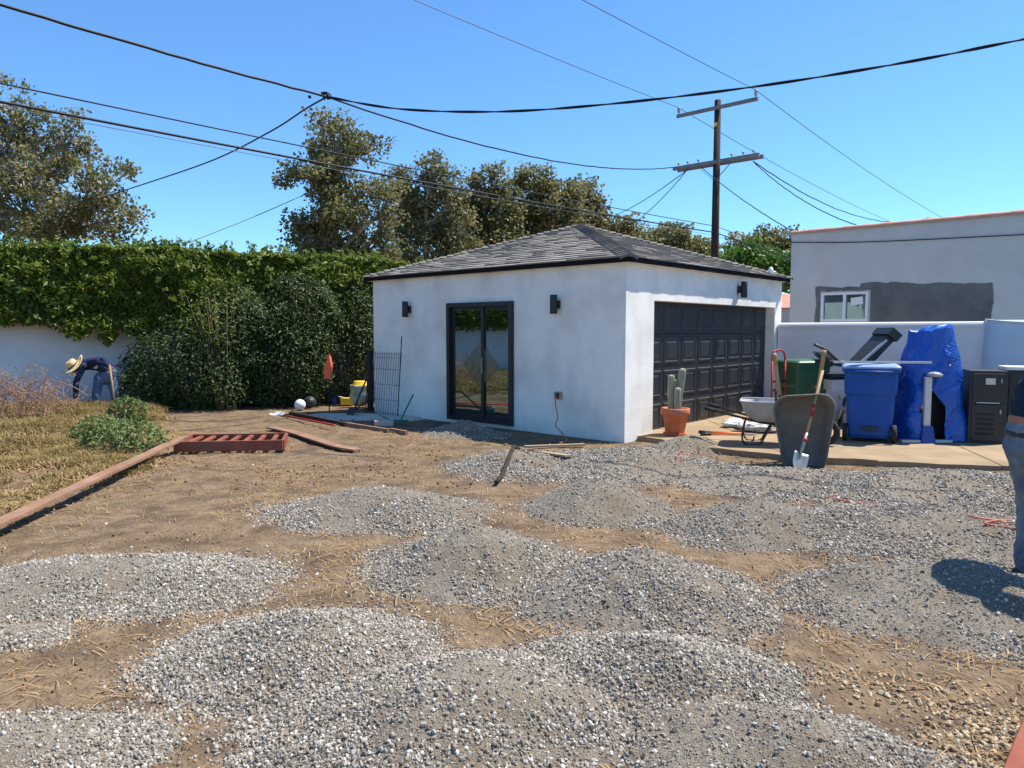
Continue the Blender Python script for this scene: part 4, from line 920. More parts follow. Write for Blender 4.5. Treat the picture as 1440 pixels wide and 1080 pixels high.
# long weathered plank, bending over the grass
def plank(name, pts, w, t, mt, label):
    P = smooth_path(pts, 6); o0 = P[0].copy(); mb = MB(); rows = []
    for i, p in enumerate(P):
        d = (P[min(i+1, len(P)-1)]-P[max(i-1, 0)]).normalized(); s_ = V3((d.y, -d.x, 0)).normalized(); p = p-o0
        rows.append([p-s_*w/2, p+s_*w/2, p+s_*w/2+V3((0, 0, t)), p-s_*w/2+V3((0, 0, t))])
    n = len(rows); vs = [q for r_ in rows for q in r_]
    fs = [(i*4+k, i*4+(k+1) % 4, i*4+4+(k+1) % 4, i*4+4+k) for i in range(n-1) for k in range(4)]+[(3, 2, 1, 0), (n*4-4, n*4-3, n*4-2, n*4-1)]
    mb.add(vs, fs); return tag(mb.build(name, M[mt], loc=o0), label, 'plank')
plank('plank', [gp(x, y, z) for x, y, z in ((-140, 792, .05), (0, 737, .09), (60, 709, .10), (100, 691, .12), (135, 674, .13), (190, 649, .11), (242, 624, .15), (262, 616, .19))], .135, .03, 'oldplank', 'long weathered plank dividing the dry grass from the bare dirt')
plank('plank', [gp(x, y, z) for x, y, z in ((381, 602, .03), (412, 609, .04), (440, 618, .03), (475, 629, .02), (503, 634, .015))], .15, .025, 'oldplank', 'short warped plank lying alone on bare dirt beside the red frame')
# red wooden frame with slats
fr = empty('slatted_crate', (0, 0, 0), 0, 'red-brown slatted wooden crate frame lying on the dirt', 'crate')
q = [V3((-4.55, 9.72, 0)), V3((-3.14, 9.88, 0)), V3((-3.30, 10.58, 0)), V3((-4.62, 10.42, 0))]
fr.location = q[0]; q = [p-q[0]*1 for p in [q[0], q[1], q[2], q[3]]]
for i in range(4):
    a, b = q[i], q[(i+1) % 4]; d = (b-a).normalized()*(.022 if i % 2 else -.0); mb = MB(); mb.beam(a+d+V3((0, 0, .095)), b-d+V3((0, 0, .095)), .04, .14); mb.build('rail', M['redwood'], fr)
for k in range(7):
    t = (k+.8)/7.6; a = q[0].lerp(q[1], t); b = q[3].lerp(q[2], t); d = (b-a).normalized()*.021; mb = MB(); mb.beam(a+d+V3((0, 0, .13)), b-d+V3((0, 0, .13)), .055, .03); mb.build('slat', M['redwood'], fr)
for k in range(5):
    t = (k+.8)/5.8; mb = MB(); p = q[0].lerp(q[1], t); mb.box((p.x, p.y+.05, .0), (.06, .06, .07)); mb.build('foot', M['redwood'], fr)
# red board at the corner of the yard
a, b = gp(1446, 1090, .04), gp(1480, 990, .04); c = (a+b)/2; d = (b-a); mb = MB()
mb.rbox((0, 0, -.02), (.14, 1.3, .09), .006); tag(mb.build('red_board', M['redwood'], loc=c, rz=math.atan2(d.y, d.x)-math.pi/2), 'red board on edge beside the tan pebbles', 'board')

def shovel(name, tip, top, label, facing, mt_h='wood', band=False, blade='steel', bw=.115, bl=.28, hr=.017, grip=False, group=None):
    tip = V3(tip); top = V3(top); e = empty(name, tip, 0, label, 'shovel', group); d = (top-tip); L_ = d.length; d.normalize()
    f = V3(facing); f = (f-d*f.dot(d)).normalized(); s_ = d.cross(f)
    P = []
    for i in range(9):
        t = i/8; w = bw*min(1, (.18+1.25*t**.55)) if t < .5 else bw*(1 if t < .9 else .92)
        P.append([d*(bl*t)+s_*w*u+f*(.028*(1-u*u)*(-1)+.02*(1-t)) for u in np.linspace(-1, 1, 9)])
    mb = MB(); mb.grid(P); b_ = mb.build('blade', M[blade], e)
    so_ = b_.modifiers.new('thick', 'SOLIDIFY'); so_.thickness = .004
    mb = MB(); mb.tube([d*(bl*.72)-f*.03, d*(bl+.06)-f*.02, d*(bl+.25)-f*.005], [.012, .021, .020], 8); mb.build('socket', M[blade], e)
    mb = MB(); mb.tube([d*(bl+.2)-f*.005, d*(L_*.6), d*L_], [hr, hr*1.05, hr], 8); mb.build('handle', M[mt_h], e)
    if band:
        for t0, t1 in ((.54, .66), (.29, .33)): mb = MB(); mb.tube([d*(L_*t0), d*(L_*t1)], hr*1.15, 8); mb.build('painted_band', M['red'], e)
    if grip:
        mb = MB(); mb.tube([d*(L_-.0)-s_*.06, d*(L_-.0)+s_*.06], .016, 8); mb.build('grip', M[mt_h], e)
    return e

# ---- wheelbarrows
def wheelbarrow(name, label, tubm, handm, loc, M4):
    e = empty(name, loc, 0, label, 'wheelbarrow', None); e.matrix_world = Matrix.Translation(loc) @ M4.to_4x4()
    # local: x forward to the wheel, z up, origin below tub centre on the ground
    mb = MB(); prof = []
    def rr(hx, hy, cr, z, xo=0, n=6):
        out = []
        for sx, sy, a0 in ((1, 1, 0), (-1, 1, 90), (-1, -1, 180), (1, -1, 270)):
            for k in range(n+1):
                a = math.radians(a0+90*k/n); out.append(V3((xo+sx*(hx-cr)+math.cos(a)*cr, sy*(hy-cr)+math.sin(a)*cr, z)))
        return out
    tp_y = lambda p: V3((p.x, p.y*(1-.34*max(0, p.x+.1)/.56), p.z))
    R_ = [rr(.50, .345, .17, .62, .02), rr(.51, .355, .17, .615, .02), rr(.495, .34, .17, .60, .02), rr(.43, .30, .16, .46, .0), rr(.30, .235, .12, .345, -.05), rr(.2, .16, .1, .33, -.06)]
    R_ = [[tp_y(p) for p in r_] for r_ in R_]
    mb.grid([[*r_] for r_ in R_], True, True); n = len(R_[0]); base = (len(R_)-1)*n; mb.f.append(tuple(range(base, base+n))); 
    tb = mb.build('tub', M[tubm], e); sm = tb.modifiers.new('thick', 'SOLIDIFY'); sm.thickness = .006
    mb = MB(); q = R_[1]; mb.tube(q+[q[0]], .011, 8); mb.build('rim', M[tubm], e)
    for s_ in (-1, 1):
        mb = MB(); mb.beam((.62, s_*.10, .19), (-.95, s_*.29, .36), .04, .045) if handm == 'wood' else mb.tube([(.62, s_*.1, .24), (-.2, s_*.21, .32), (-.95, s_*.29, .50)], .017, 8)
        hd_ = mb.build('handle', M[handm], e)
        mb = MB(); mb.tube([(-.82, s_*.275, .346 if handm == 'wood' else .475), (-.97, s_*.292, .362 if handm == 'wood' else .505)], .026, 8); mb.build('grip', M['rubber'] if handm != 'wood' else M['wood'], hd_)
        mb = MB(); mb.tube(smooth_path([(-.05, s_*.2, .31), (-.15, s_*.22, .12), (-.22, s_*.22, .012), (-.40, s_*.22, .012), (-.45, s_*.24, .12), (-.42, s_*.23, .34)], 4), .013, 8); mb.build('leg', M['black'], e)
    mb = MB(); mb.tube([(-.3, -.22, .06), (-.3, .22, .06)], .011, 6); mb.build('brace', M['black'], e)
    mb = MB(); mb.tube([(.18+.195*math.cos(t)+.42, 0, .2+.16*math.sin(t)) for t in np.linspace(0, 2*math.pi, 25)], .045, 10, cap=False); wh = mb.build('wheel', M['rubber'], e)
    mb = MB(); mb.lathe([(.0, -.03), (.11, -.025), (.12, 0), (.11, .025), (0, .03)], (.6, 0, .2), 16, Matrix.Rotation(math.pi/2, 3, 'X')); mb.build('hub', M['steel'], wh)
    return e
# the upended one: nose on the gravel, open tub towards the yard, handles in the air
c = on(1141, 658)
Mx = Matrix((V3((-.02, -.10, -1)), V3((-.97, .2, 0)), V3((0, 0, 0)))); xf = V3((.10, .16, -1)).normalized(); zf = V3((-.18, -1, 0)); zf = (zf-xf*zf.dot(xf)).normalized(); yf = zf.cross(xf)
RM = Matrix((xf, yf, zf)).transposed()
wb1 = wheelbarrow('wheelbarrow', 'upended wheelbarrow with dark steel tub and wooden handles in the air', 'tub', 'wood', V3((c.x, c.y+.60, c.z+.53)), RM)
sb = on(1152, 657)
shovel('shovel', on(1121, 661, -.03), dp(1157, 521, c.y+.02), 'wooden shovel with red bands leaning on the upended wheelbarrow', (.1, -1, .1), band=True, bw=.095, bl=.25)
# the other on its legs on the slab
c = gp(1098, 628, .05); ang = math.radians(12)
wb2 = wheelbarrow('wheelbarrow', 'grey tub wheelbarrow with black tube handles standing on the slab', 'tubgrey', 'black', V3((c.x+.02, c.y+.25, .05)), Matrix.Rotation(-.35, 3, 'Z'))
mb = MB(); mb.box((.03, -.346, .47), (.09, .012, .08), Matrix.Rotation(-.24, 3, 'X')); mb.build('maker_mark', M['dark'], wb2)

# ---- cactus in a terracotta pot
c = gp(949, 611, .05)
po = empty('potted_cactus', c, 0.3, 'tall columnar cactus in a terracotta pot in front of the garage door', 'cactus')
mb = MB(); mb.lathe([(.0, 0), (.155, 0), (.165, .02), (.225, .30), (.25, .30), (.255, .315), (.255, .385), (.245, .395), (.225, .395), (.215, .34), (0, .33)], (0, 0, .02), 32); pt = mb.build('pot', M['terracotta'], po)
mb = MB(); mb.lathe([(.0, .0), (.19, 0), (.21, .03), (.2, .035), (.17, .018), (0, .018)], (0, 0, 0), 32); mb.build('saucer', M['terracotta'], po)
mb = MB(); mb.lathe([(0, .36), (.1, .37), (.215, .355), (.215, .34), (0, .34)], (0, 0, .0), 24); mb.build('soil', M['soil'], po)
def col_cactus(path, r0, ribs=9):
    P = smooth_path(path, 6); mb = MB(); n = ribs*4; rows = []; L_ = len(P)
    for i, p in enumerate(P):
        t = i/(L_-1); k = r0*(.85+.2*math.sin(t*2.4))*(1 if t < .9 else math.sqrt(max(.02, 1-((t-.9)/.1)**2)))
        rows.append([p+V3((math.cos(a), math.sin(a), 0))*k*(1+.14*math.cos(ribs*a)) for a in np.linspace(0, 2*math.pi, n, endpoint=False)])
    mb.grid(rows, True, True); mb.f.append(tuple(range((L_-1)*n, L_*n))); mb.build('stem', M['cactus'], po)
col_cactus([(.05, 0, .34), (.07, 0, .6), (.11, 0, .85), (.13, 0, 1.03)], .058)
col_cactus([(-.07, .02, .34), (-.08, .02, .6), (-.075, .02, .80), (-.08, .02, .93)], .052)
col_cactus([(.0, -.07, .34), (-.01, -.08, .55), (.0, -.075, .74)], .052)
col_cactus([(.0, .08, .34), (.01, .1, .7), (.02, .1, .86)], .04)

po.scale = (.88, .88, 1.0)
# ---- loppers, sack and bits lying on the slab
c = gp(1036, 612, .05)
lp = empty('loppers', c, -.15, 'orange-handled loppers lying open on the concrete slab', 'loppers')
for s_ in (-1, 1):
    mb = MB(); mb.tube([(.12, 0, .03), (-.12, s_*.05, .03), (-.42, s_*.11, .025)], .017, 8); h_ = mb.build('handle', M['lopper'], lp)
    mb = MB(); mb.tube([(-.40, s_*.106, .026), (-.56, s_*.14, .024)], .022, 8); mb.build('grip', M['dark'], h_)
mb = MB(); mb.hull([V3((.1, -.03, .02)), V3((.22, -.05, .02)), V3((.32, .02, .02)), V3((.15, .03, .02))], [V3((.1, -.03, .035)), V3((.22, -.05, .035)), V3((.32, .02, .03)), V3((.15, .03, .035))]); mb.build('blade', M['steel'], lp)
def lumpy(name, c, dims, mt, label, cat, seed, flat=.0):
    mb = MB(); n, m2 = 36, 17; rows = []
    for i in range(m2):
        f = -math.pi/2+math.pi*i/(m2-1); row = []
        for k in range(n):
            a = 2*math.pi*k/n; x, y, z = math.copysign(abs(math.cos(a))**.7, math.cos(a))*math.cos(f), math.copysign(abs(math.sin(a))**.7, math.sin(a))*math.cos(f), math.sin(f)
            j = 1+.42*float(fbm(np.array(x*3+seed), np.array(y*3+z*2.5), seed, 4)); row.append(V3((x*dims[0]*j, y*dims[1]*j, max(0, (z+.75)*dims[2]*.57*j))))
        rows.append(row)
    mb.grid(rows, True, True); return tag(mb.build(name, M[mt], loc=c), label, cat)
lumpy('sack', gp(1034, 601, .05), (.20, .13, .14), 'white', 'crumpled white plastic sack lying by the foot of the garage door', 'sack', 3)
lumpy('sack', gp(1060, 604, .05), (.26, .14, .12), 'sack', 'dirty cream sack lying beside the white one on the slab', 'sack', 5)
lumpy('rubber_mat', gp(1062, 609, .05), (.33, .12, .06), 'rubber', 'folded black rubber mat in front of the cream sack', 'mat', 7)
# ---- dolly with red handle
c = gp(1094, 598, .05)
hd_ = empty('hand_truck', c, .5, 'red-handled hand truck standing beside the green bin', 'hand truck')
for s_ in (-1, 1): mb = MB(); mb.tube([(s_*.16, 0, .03), (s_*.16, .02, 1.1)], .016, 8); mb.build('rail', M['red'], hd_)
mb = MB(); mb.tube(smooth_path([(-.16, .02, 1.1), (-.13, .03, 1.24), (.0, .035, 1.28), (.13, .03, 1.24), (.16, .02, 1.1)], 5), .016, 8); mb.build('grip', M['red'], hd_)
for z in (.3, .6, .75): mb = MB(); mb.box((0, .01, z), (.32, .02, .035)); mb.build('crossbar', M['dark'], hd_)
mb = MB(); mb.box((0, -.12, .02), (.36, .24, .012)); mb.build('toe_plate', M['dark'], hd_)
for s_ in (-1, 1): mb = MB(); mb.lathe([(0, -.03), (.1, -.03), (.125, -.02), (.125, .02), (.1, .03), (0, .03)], (s_*.22, .1, .125), 18, Matrix.Rotation(math.pi/2, 3, 'Y')); mb.build('wheel', M['rubber'], hd_)
# ---- wheeled bins
def bin_(name, label, loc, rz, body, lid, w=.60, d=.62, h=1.02):
    e = empty(name, loc, rz, label, 'bin')
    def rrect(hx, hy, cr, z, n=5, yo=0):
        out = []
        for sx, sy, a0 in ((1, 1, 0), (-1, 1, 90), (-1, -1, 180), (1, -1, 270)):
            for k in range(n+1): a = math.radians(a0+90*k/n); out.append(V3((sx*(hx-cr)+math.cos(a)*cr, yo+sy*(hy-cr)+math.sin(a)*cr, z)))
        return out
    mb = MB(); k = w/2; rows = [rrect(k*.76, d*.36, .06, .05), rrect(k*.79, d*.385, .06, .1), rrect(k*.86, d*.42, .06, h*.58), rrect(k*.87, d*.425, .06, h*.60), rrect(k*.915, d*.455, .06, h*.63), rrect(k*.95, d*.475, .06, h*.92), rrect(k*1.02, d*.52, .05, h*.925), rrect(k*1.03, d*.525, .05, h*.965), rrect(k*.97, d*.49, .05, h*.965)]
    mb.grid([list(r_) for r_ in rows], True, True); n = len(rows[0]); mb.f.append(tuple(range(n))[::-1]); mb.build('body', M[body], e, smooth=False)
    mb = MB(); rows = [rrect(k*1.02, d*.53, .05, h*.967), rrect(k*1.03, d*.535, .05, h*.99), rrect(k*.95, d*.49, .06, h*1.015), rrect(k*.6, d*.32, .06, h*1.035)]
    mb.grid(rows, True, True); mb.f.append(tuple(range(3*n, 4*n))); mb.build('lid', M[lid], e, smooth=False)
    mb = MB(); mb.tube([(-k*.8, d*.56, h*.93), (k*.8, d*.56, h*.93)], .016, 8); mb.box((-k*.8, d*.52, h*.93), (.03, .09, .04)); mb.box((k*.8, d*.52, h*.93), (.03, .09, .04)); mb.build('handle_bar', M[body], e)
    for s_ in (-1, 1):
        mb = MB(); mb.lathe([(0, -.035), (.09, -.035), (.125, -.03), (.13, 0), (.125, .03), (.09, .035), (0, .035)], (s_*k*.86, d*.36, .13), 20, Matrix.Rotation(math.pi/2, 3, 'Y')); wh = mb.build('wheel', M['rubber'], e)
        mb = MB(); mb.lathe([(0, -.038), (.06, -.038), (.065, 0), (.06, .038), (0, .038)], (s_*k*.86, d*.36, .13), 14, Matrix.Rotation(math.pi/2, 3, 'Y')); mb.build('hub', M['grey'], wh)
    mb = MB(); mb.tube([(-k*.86, d*.36, .13), (k*.86, d*.36, .13)], .012, 8); mb.build('axle', M['dark'], e)
    for z in (.2,): mb = MB(); mb.box((0, d*.42, z), (k*.6, .05, .05)); mb.build('catch_bar', M['dark'], e)
    return e
BL_ = gp(1235, 622, .05)
bin_('wheeled_bin', 'blue wheeled bin with pale blue lid standing beside the blue tarp', V3((BL_.x, BL_.y+.3, .05)), math.pi-.42, 'blue', 'bluelid', .74, .72, 1.10)
GB = dp(1129, 560, 12.6)
bin_('wheeled_bin', 'green wheeled bin standing behind the upended wheelbarrow', V3((GB.x, GB.y, .05)), .2, 'green', 'green', .68, .66, 1.08)
# grey rail resting on the blue bin
a, b = dp(1172, 522, BL_.y+.1), dp(1309, 526, BL_.y-.05); a.z = b.z = 1.10*1.035+.05+.016
a2 = a+(b-a)*.0
mb = MB(); mb.beam(V3((0, 0, 0)), b-a, .04, .03); tag(mb.build('metal_rail', M['palegrey'], loc=a), 'long pale grey metal rail lying across the lid of the blue bin', 'rail')

# ---- folded treadmill between the bins
TD = 12.35; o0 = dp(1195, 600, TD); o0.z = .05
tm = empty('treadmill', o0, 0, 'folded black and grey treadmill standing against the low white wall', 'treadmill')
L = lambda px, py, dd=0: dp(px, py, TD+dd)-o0
def slabp(a, b, wy, th, mt, name, par=tm):
    mb = MB(); mb.beam(a, b, wy, th); return mb.build(name, M[mt], par)
slabp(L(1158, 540), L(1216, 537), .62, .17, 'palegrey', 'deck')
slabp(L(1158, 527), L(1216, 526), .60, .06, 'dark', 'belt')
m_ = slabp(L(1199, 521), L(1250, 467), .50, .14, 'dark', 'mast'); slabp(L(1203, 517, -.26), L(1247, 478, -.26), .02, .04, 'palegrey', 'mast_trim', m_)
slabp(L(1243, 475, -.02), L(1251, 466, -.02), .56, .20, 'black', 'motor_cover')
for dd in (-.24, .24):
    mb = MB(); mb.tube(smooth_path([L(1145, 484, dd), L(1162, 492, dd), L(1178, 506, dd), L(1196, 512, dd)], 4), [(.035, .02)]*13, 8); mb.build('arm_rest', M['dark'], tm)
    mb = MB(); mb.tube(smooth_path([L(1147, 497, dd), L(1160, 507, dd), L(1180, 513, dd), L(1207, 514, dd)], 4), .03, 8); mb.build('handrail', M['dark'], tm)
    mb = MB(); mb.tube([L(1208, 536, dd), L(1188, 562, dd), L(1178, 604, dd)], .028, 8); mb.build('leg', M['dark'], tm)
    mb = MB(); mb.tube([L(1180, 556, dd-.06), L(1184, 575, dd-.06), L(1178, 590, dd-.06)], .022, 8); mb.build('strut', M['steel'], tm)
mb = MB(); mb.rbox(L(1160, 500), (.26, .46, .05), .012, Matrix.Rotation(.5, 3, 'Y')); mb.build('console', M['grey'], tm)
mb = MB(); mb.rbox(L(1192, 590)+V3((0, 0, -.02)), (.4, .5, .34), .02); mb.build('base_cover', M['grey'], tm)
mb = MB(); mb.rbox(L(1189, 574, -.3), (.2, .04, .05), .008); mb.build('foot_bar', M['steel'], tm)

# ---- blue tarp draped over something by the wall
c = gp(1322, 622, .05); c.y += .42
tp_ = empty('tarp', c, 0, 'crumpled bright blue tarp draped over a tall object beside the blue bin', 'tarp')
mb = MB(); n = 110; m2 = 48; TH = 1.60
T_, A_ = np.meshgrid(np.linspace(0, 1, m2), np.linspace(0, 2*math.pi, n, endpoint=False), indexing='ij')
ca, sa = np.cos(A_), np.sin(A_)
def per(fa, ft, s, o=3):                      # noise that closes round the tarp
    return fbm(ca*fa+T_*ft*.7+5, sa*fa+T_*ft, s, o)
ridge = 1-2*np.abs(per(1.3, 2.6, 5, 2))       # long sharp creases
ridge2 = 1-2*np.abs(per(4, 13, 9, 3)); ex_ = 2.5+1.5*(1-T_)
q_ = (np.abs(ca)**ex_+np.abs(sa)**ex_)**(-1/ex_)
flare = T_**1.15
hx = .23+.31*flare+.05*per(1, 1, 3, 2); hy = .24+.20*flare
fold = (.07*np.sin(A_*5+1.2*np.sin(T_*3.2))+.05*np.sin(A_*9+T_*2.5+1))*np.clip(T_*1.5, 0, 1)
kk_ = q_*(1+fold*.8+.12*ridge*np.clip(T_*4, .3, 1)+.055*ridge2*(.4+.6*np.abs(per(2, 3, 17, 2))*2))
xx_ = hx*kk_*ca+.03-.01*flare; yy_ = hy*kk_*sa
zz_ = (TH+.05*ca+.03*ridge*1)*(1-T_)+.02*ridge2*(1-T_)+.015
rows = [[V3((.03+.23*.55*math.cos(a), .24*.55*math.sin(a), TH+.02+.05*math.cos(a)+.02*math.sin(a*3))) for a in np.linspace(0, 2*math.pi, n, endpoint=False)]]
for i in range(m2): rows.append([V3((xx_[i, j], yy_[i, j], max(zz_[i, j], .012))) for j in range(n)])
vs = [p for r_ in rows for p in r_]; fs = []
for i in range(len(rows)-1):
    t = (i-1)/(m2-1)
    for j in range(n):
        a = (j+.5)/n*2*math.pi; p = rows[i][j]; u = p.x
        lim = .46+.10*math.sin(u*9+.6)+(.20*max(0, -u-.12)/.2)+(.9*max(0, u-.02))
        op = math.sin(a) < -.2 and -.30 < u < .06 and t > lim+.12
        if not op: fs.append((i*n+j, i*n+(j+1) % n, (i+1)*n+(j+1) % n, (i+1)*n+j))
fs = [g_ for f_ in fs for g_ in ((f_[0], f_[1], f_[2]), (f_[0], f_[2], f_[3]))]; fs.append(tuple(range(n))); mb.add(vs, fs, False); tb = mb.build('sheet', M['tarp'], tp_)
sm = tb.modifiers.new('thick', 'SOLIDIFY'); sm.thickness = .004
# stand under the tarp
sd_ = empty('stand', c+V3((-.21, -.42, 0)), 0, 'grey post on a blue foot standing in front of the tarp opening', 'stand')
mb = MB(); mb.box((0, 0, .55), (.09, .05, .78)); mb.build('post', M['palegrey'], sd_)
mb = MB(); mb.hull([V3((-.1, -.08, 0)), V3((.1, -.08, 0)), V3((.1, .1, 0)), V3((-.1, .1, 0))], [V3((-.07, -.05, .24)), V3((.07, -.05, .24)), V3((.07, .06, .24)), V3((-.07, .06, .24))]); mb.build('foot', M['bluepack'], sd_)
mb = MB(); mb.box((0, .0, .02), (.72, .1, .035)); mb.build('base_bar', M['palegrey'], sd_)
mb = MB(); mb.lathe([(0, 0), (.10, 0), (.11, .03), (.06, .06), (0, .07)], (.1, .02, .95), 16); mb.build('head', M['grey'], sd_)
eq = empty('machine', c+V3((.02, .05, 0)), 0, 'dark grey machine half hidden under the blue tarp', 'machine')
mb = MB(); mb.rbox((-.02, 0, .35), (.5, .4, .62), .02); mb.build('body', M['dark'], eq)
mb = MB(); mb.rbox((-.02, 0, 1.1), (.3, .28, .9), .02); mb.build('column', M['dark'], eq)
mb = MB(); mb.rbox((-.11, -.21, .56), (.14, .02, .2), .004); mb.build('panel', M['white'], eq)
# ---- black cabinets and a pale plastic sheet by the low wall
def cabinet(px, py, w, h, d, label, lid=False):
    c = gp(px, py, .05); e = empty('black_cabinet', V3((c.x, c.y+d/2, .05)), -.36, label, 'cabinet')
    mb = MB(); mb.rbox((0, 0, h/2), (w, d, h), .008); mb.build('body', M['dark'], e)
    for z0, z1 in ((.04, .56), (.60, h-.04)):
        mb = MB(); mb.rbox((0, -d/2-.008, (z0+z1)*h/2/h), (w-.07, .02, z1-z0), .005); dr = mb.build('door', M['black'], e)
        mb = MB(); mb.box((w*.33, -d/2-.028, z1-.1), (.018, .02, .06)); mb.build('latch', M['steel'], dr)
    for k in range(5):
        mb = MB(); mb.box((-.03, -d/2-.021, .14+.07*k), (w*.5, .006, .035)); mb.build('vent_slot', M['rubber'], e)
    mb = MB(); mb.box((0, -d/2-.021, .585), (w*.62, .01, .012)); mb.build('trim', M['palegrey'], e)
    mb = MB(); mb.box((.02, -d/2-.0215, h-.15), (.12, .004, .09)); mb.build('sticker', M['sack'], e)
    if lid: mb = MB(); mb.rbox((0, 0, h+.025), (w+.01, d, .05), .008); mb.build('white_tray', M['white'], e)
    return e
cabinet(1396, 624, .46, 1.04, .5, 'black cabinet with a pale sticker beside the blue tarp')
cabinet(1446, 617, .46, 1.02, .5, 'black cabinet with a white tray on top, behind the man in jeans', True)
c = gp(1440, 598, .05); ps = empty('plastic_sheet', c, -.62, 'pale blue translucent plastic sheet draped over boxes by the low wall', 'plastic sheet')
mb = MB(); rows = []
for i in range(26):
    t = i/25; row = []
    for j in range(60):
        a = j/60*2*math.pi; e_ = 5; q_ = (abs(math.cos(a))**e_+abs(math.sin(a))**e_)**(-1/e_)
        w_ = 1+.03*math.sin(a*9+t*3)*t+.03*float(fbm(np.array(a*3.), np.array(t*4.), 9, 3))
        row.append(V3((.62*q_*w_*math.cos(a)*(1+.05*t), .36*q_*w_*math.sin(a)*(1+.08*t), 1.62*(1-t)*(1+.03*math.sin(a*2+1))+.15)))
    rows.append(row)
mb.grid(rows, True, True); mb.f.append(tuple(range(60))); s_ = mb.build('sheet', M['sheet'], ps); sm = s_.modifiers.new('thick', 'SOLIDIFY'); sm.thickness = .003
mb = MB(); mb.rbox((0, 0, .7), (1.1, .6, 1.4), .02); mb.build('covered_box', M['grey'], ps)

# ---- corner between shrubs and garage
c = gp(526, 580)
mp = empty('wire_mesh_panel', gw(-.22, 6.02, 0.02), GA+math.pi/2+.0, 'black wire mesh fence panel leaning on the white garage wall', 'mesh panel')
LW = 1.0
Y0 = 5.98; Y1 = 5.02
mp.location = gw(-.26, Y0, .0); mp.rotation_euler = (0, 0, GA-math.pi/2)
mb = MB()
for k in range(14): x = .96*k/13; mb.tube([(x, 0, .02), (x, .12, 1.24)], .004, 4)
mb.build('upright_wires', M['black'], mp)
for k, z in enumerate((.05, .3, .6, .9, 1.13, 1.2)): mb = MB(); mb.tube([(0, .12*z/1.24-.006, z), (.96, .12*z/1.24-.006, z)], .0045, 4); mb.build('cross_wire', M['black'], mp)
for x, h in ((-.03, 1.42), (.99, 1.55)): mb = MB(); mb.tube([(x, -.02, 0), (x-.02, .12, h)], .010, 6); mb.build('rod', M['black'], mp)
pstb = gp(521, 578); mb = MB(); mb.box((0, 0, .62), (.09, .09, 1.24)); tag(mb.build('wooden_post', M['polewood'], loc=pstb, rz=GA), 'short dark wooden post beside the garage end', 'post')
# green rake
shovel_e = empty('green_rake', gp(563, 596, .02), 0, 'green garden rake leaning beside the concrete block', 'rake')
b0 = V3(shovel_e.location); tp2 = dp(581, 555, b0.y+.45)-b0
mb = MB(); mb.tube([(0, 0, .05), tp2], .014, 8); mb.build('handle', M['greenpaint'], shovel_e)
mb = MB(); mb.beam((-.16, 0, .06), (.14, .03, .05), .03, .03); mb.build('head', M['greenpaint'], shovel_e)
for k in range(11):
    x = -.15+.028*k; mb = MB(); mb.tube([(x, 0, .06), (x-.01, -.03, .0)], .005, 4); mb.build('tine', M['greenpaint'], shovel_e)
a_ = gp(524, 579, .05)-b0; mb = MB(); mb.tube([(-.16, 0, .05), (a_*.5), a_], .009, 6); mb.build('brace', M['greenpaint'], shovel_e)
c = gp(540, 599); mb = MB(); mb.rbox((0, 0, .05), (.33, .16, .10), .006); tag(mb.build('concrete_block', M['block'], loc=c, rz=.15), 'pale concrete block on the edging by the green rake', 'block')
# edging boards
for i, (x0, y0, x1, y1, lab) in enumerate(((408, 581, 486, 597, 'dark edging board running from the white shovel blade'), (489, 597, 546, 606, 'short edging board below the pale sand'), (549, 605, 572, 609, 'broken end of edging board near the concrete block'))):
    a = gp(x0, y0, .035); b = gp(x1, y1, .035); mb = MB(); mb.beam(V3(), b-a, .05, .07); tag(mb.build('edging_board', M['oldplank' if i else 'polewood'], loc=a), lab, 'edging')
e = shovel('shovel', gp(384, 581, .02), gp(470, 598, .09), 'shovel lying on the dirt with its pale metal blade toward the shrubs', (0, -.3, 1), mt_h='red', blade='palegrey', bw=.13, bl=.34)
e = shovel('shovel', gp(493, 585, .05), dp(515, 534, gp(493, 585).y+.5), 'black shovel leaning beside the bright soil bag', (-.3, -1, .2), mt_h='dark', blade='dark', bw=.12)
# balls
for px, py, rr_, mt, lab in ((422, 577, .115, 'white', 'scuffed white ball lying before the dark shrubs'), (436, 574, .125, 'dark', 'dark ball lying behind the scuffed white ball')):
    c = gp(px, py); bm = MB(); prof = [(rr_*math.cos(f), rr_*math.sin(f)+rr_) for f in np.linspace(-math.pi/2, math.pi/2, 15)]; prof[0] = (.001, 0); prof[-1] = (.001, 2*rr_)
    e = empty('ball', c, .4, lab, 'ball'); bm.lathe(prof, n=24); bm.build('shell', M[mt], e)
    mb = MB(); mb.tube([(rr_*1.001*math.cos(t), 0, rr_+rr_*1.001*math.sin(t)) for t in np.linspace(0, 2*math.pi, 33)], .004, 4, cap=False); mb.build('seam', M['grey'], e)
# orange cloth on a dark stake
c = gp(463, 578); e = empty('stake', c, 0, 'dark stake standing before the shrubs under an orange cloth', 'stake')
mb = MB(); mb.tube([(0, 0, 0), (.01, 0, 1.1)], .014, 6); mb.build('rod', M['dark'], e)
mb = MB(); rows = []
for i in range(14):
    t = i/13; hw_ = .025+.05*math.sin(t*2.2); rows.append([V3((.01+hw_*math.cos(a)*(1+.3*math.sin(3*a+t*4))-.02*t, .05*math.sin(a)*(1+.3*math.cos(2*a)), 1.17-.5*t)) for a in np.linspace(0, 2*math.pi, 18, endpoint=False)])
mb.grid(rows, True, True); mb.f.append(tuple(range(18))); tag(mb.build('orange_cloth', M['orange'], loc=c), 'bright orange cloth hanging on the dark stake', 'cloth')
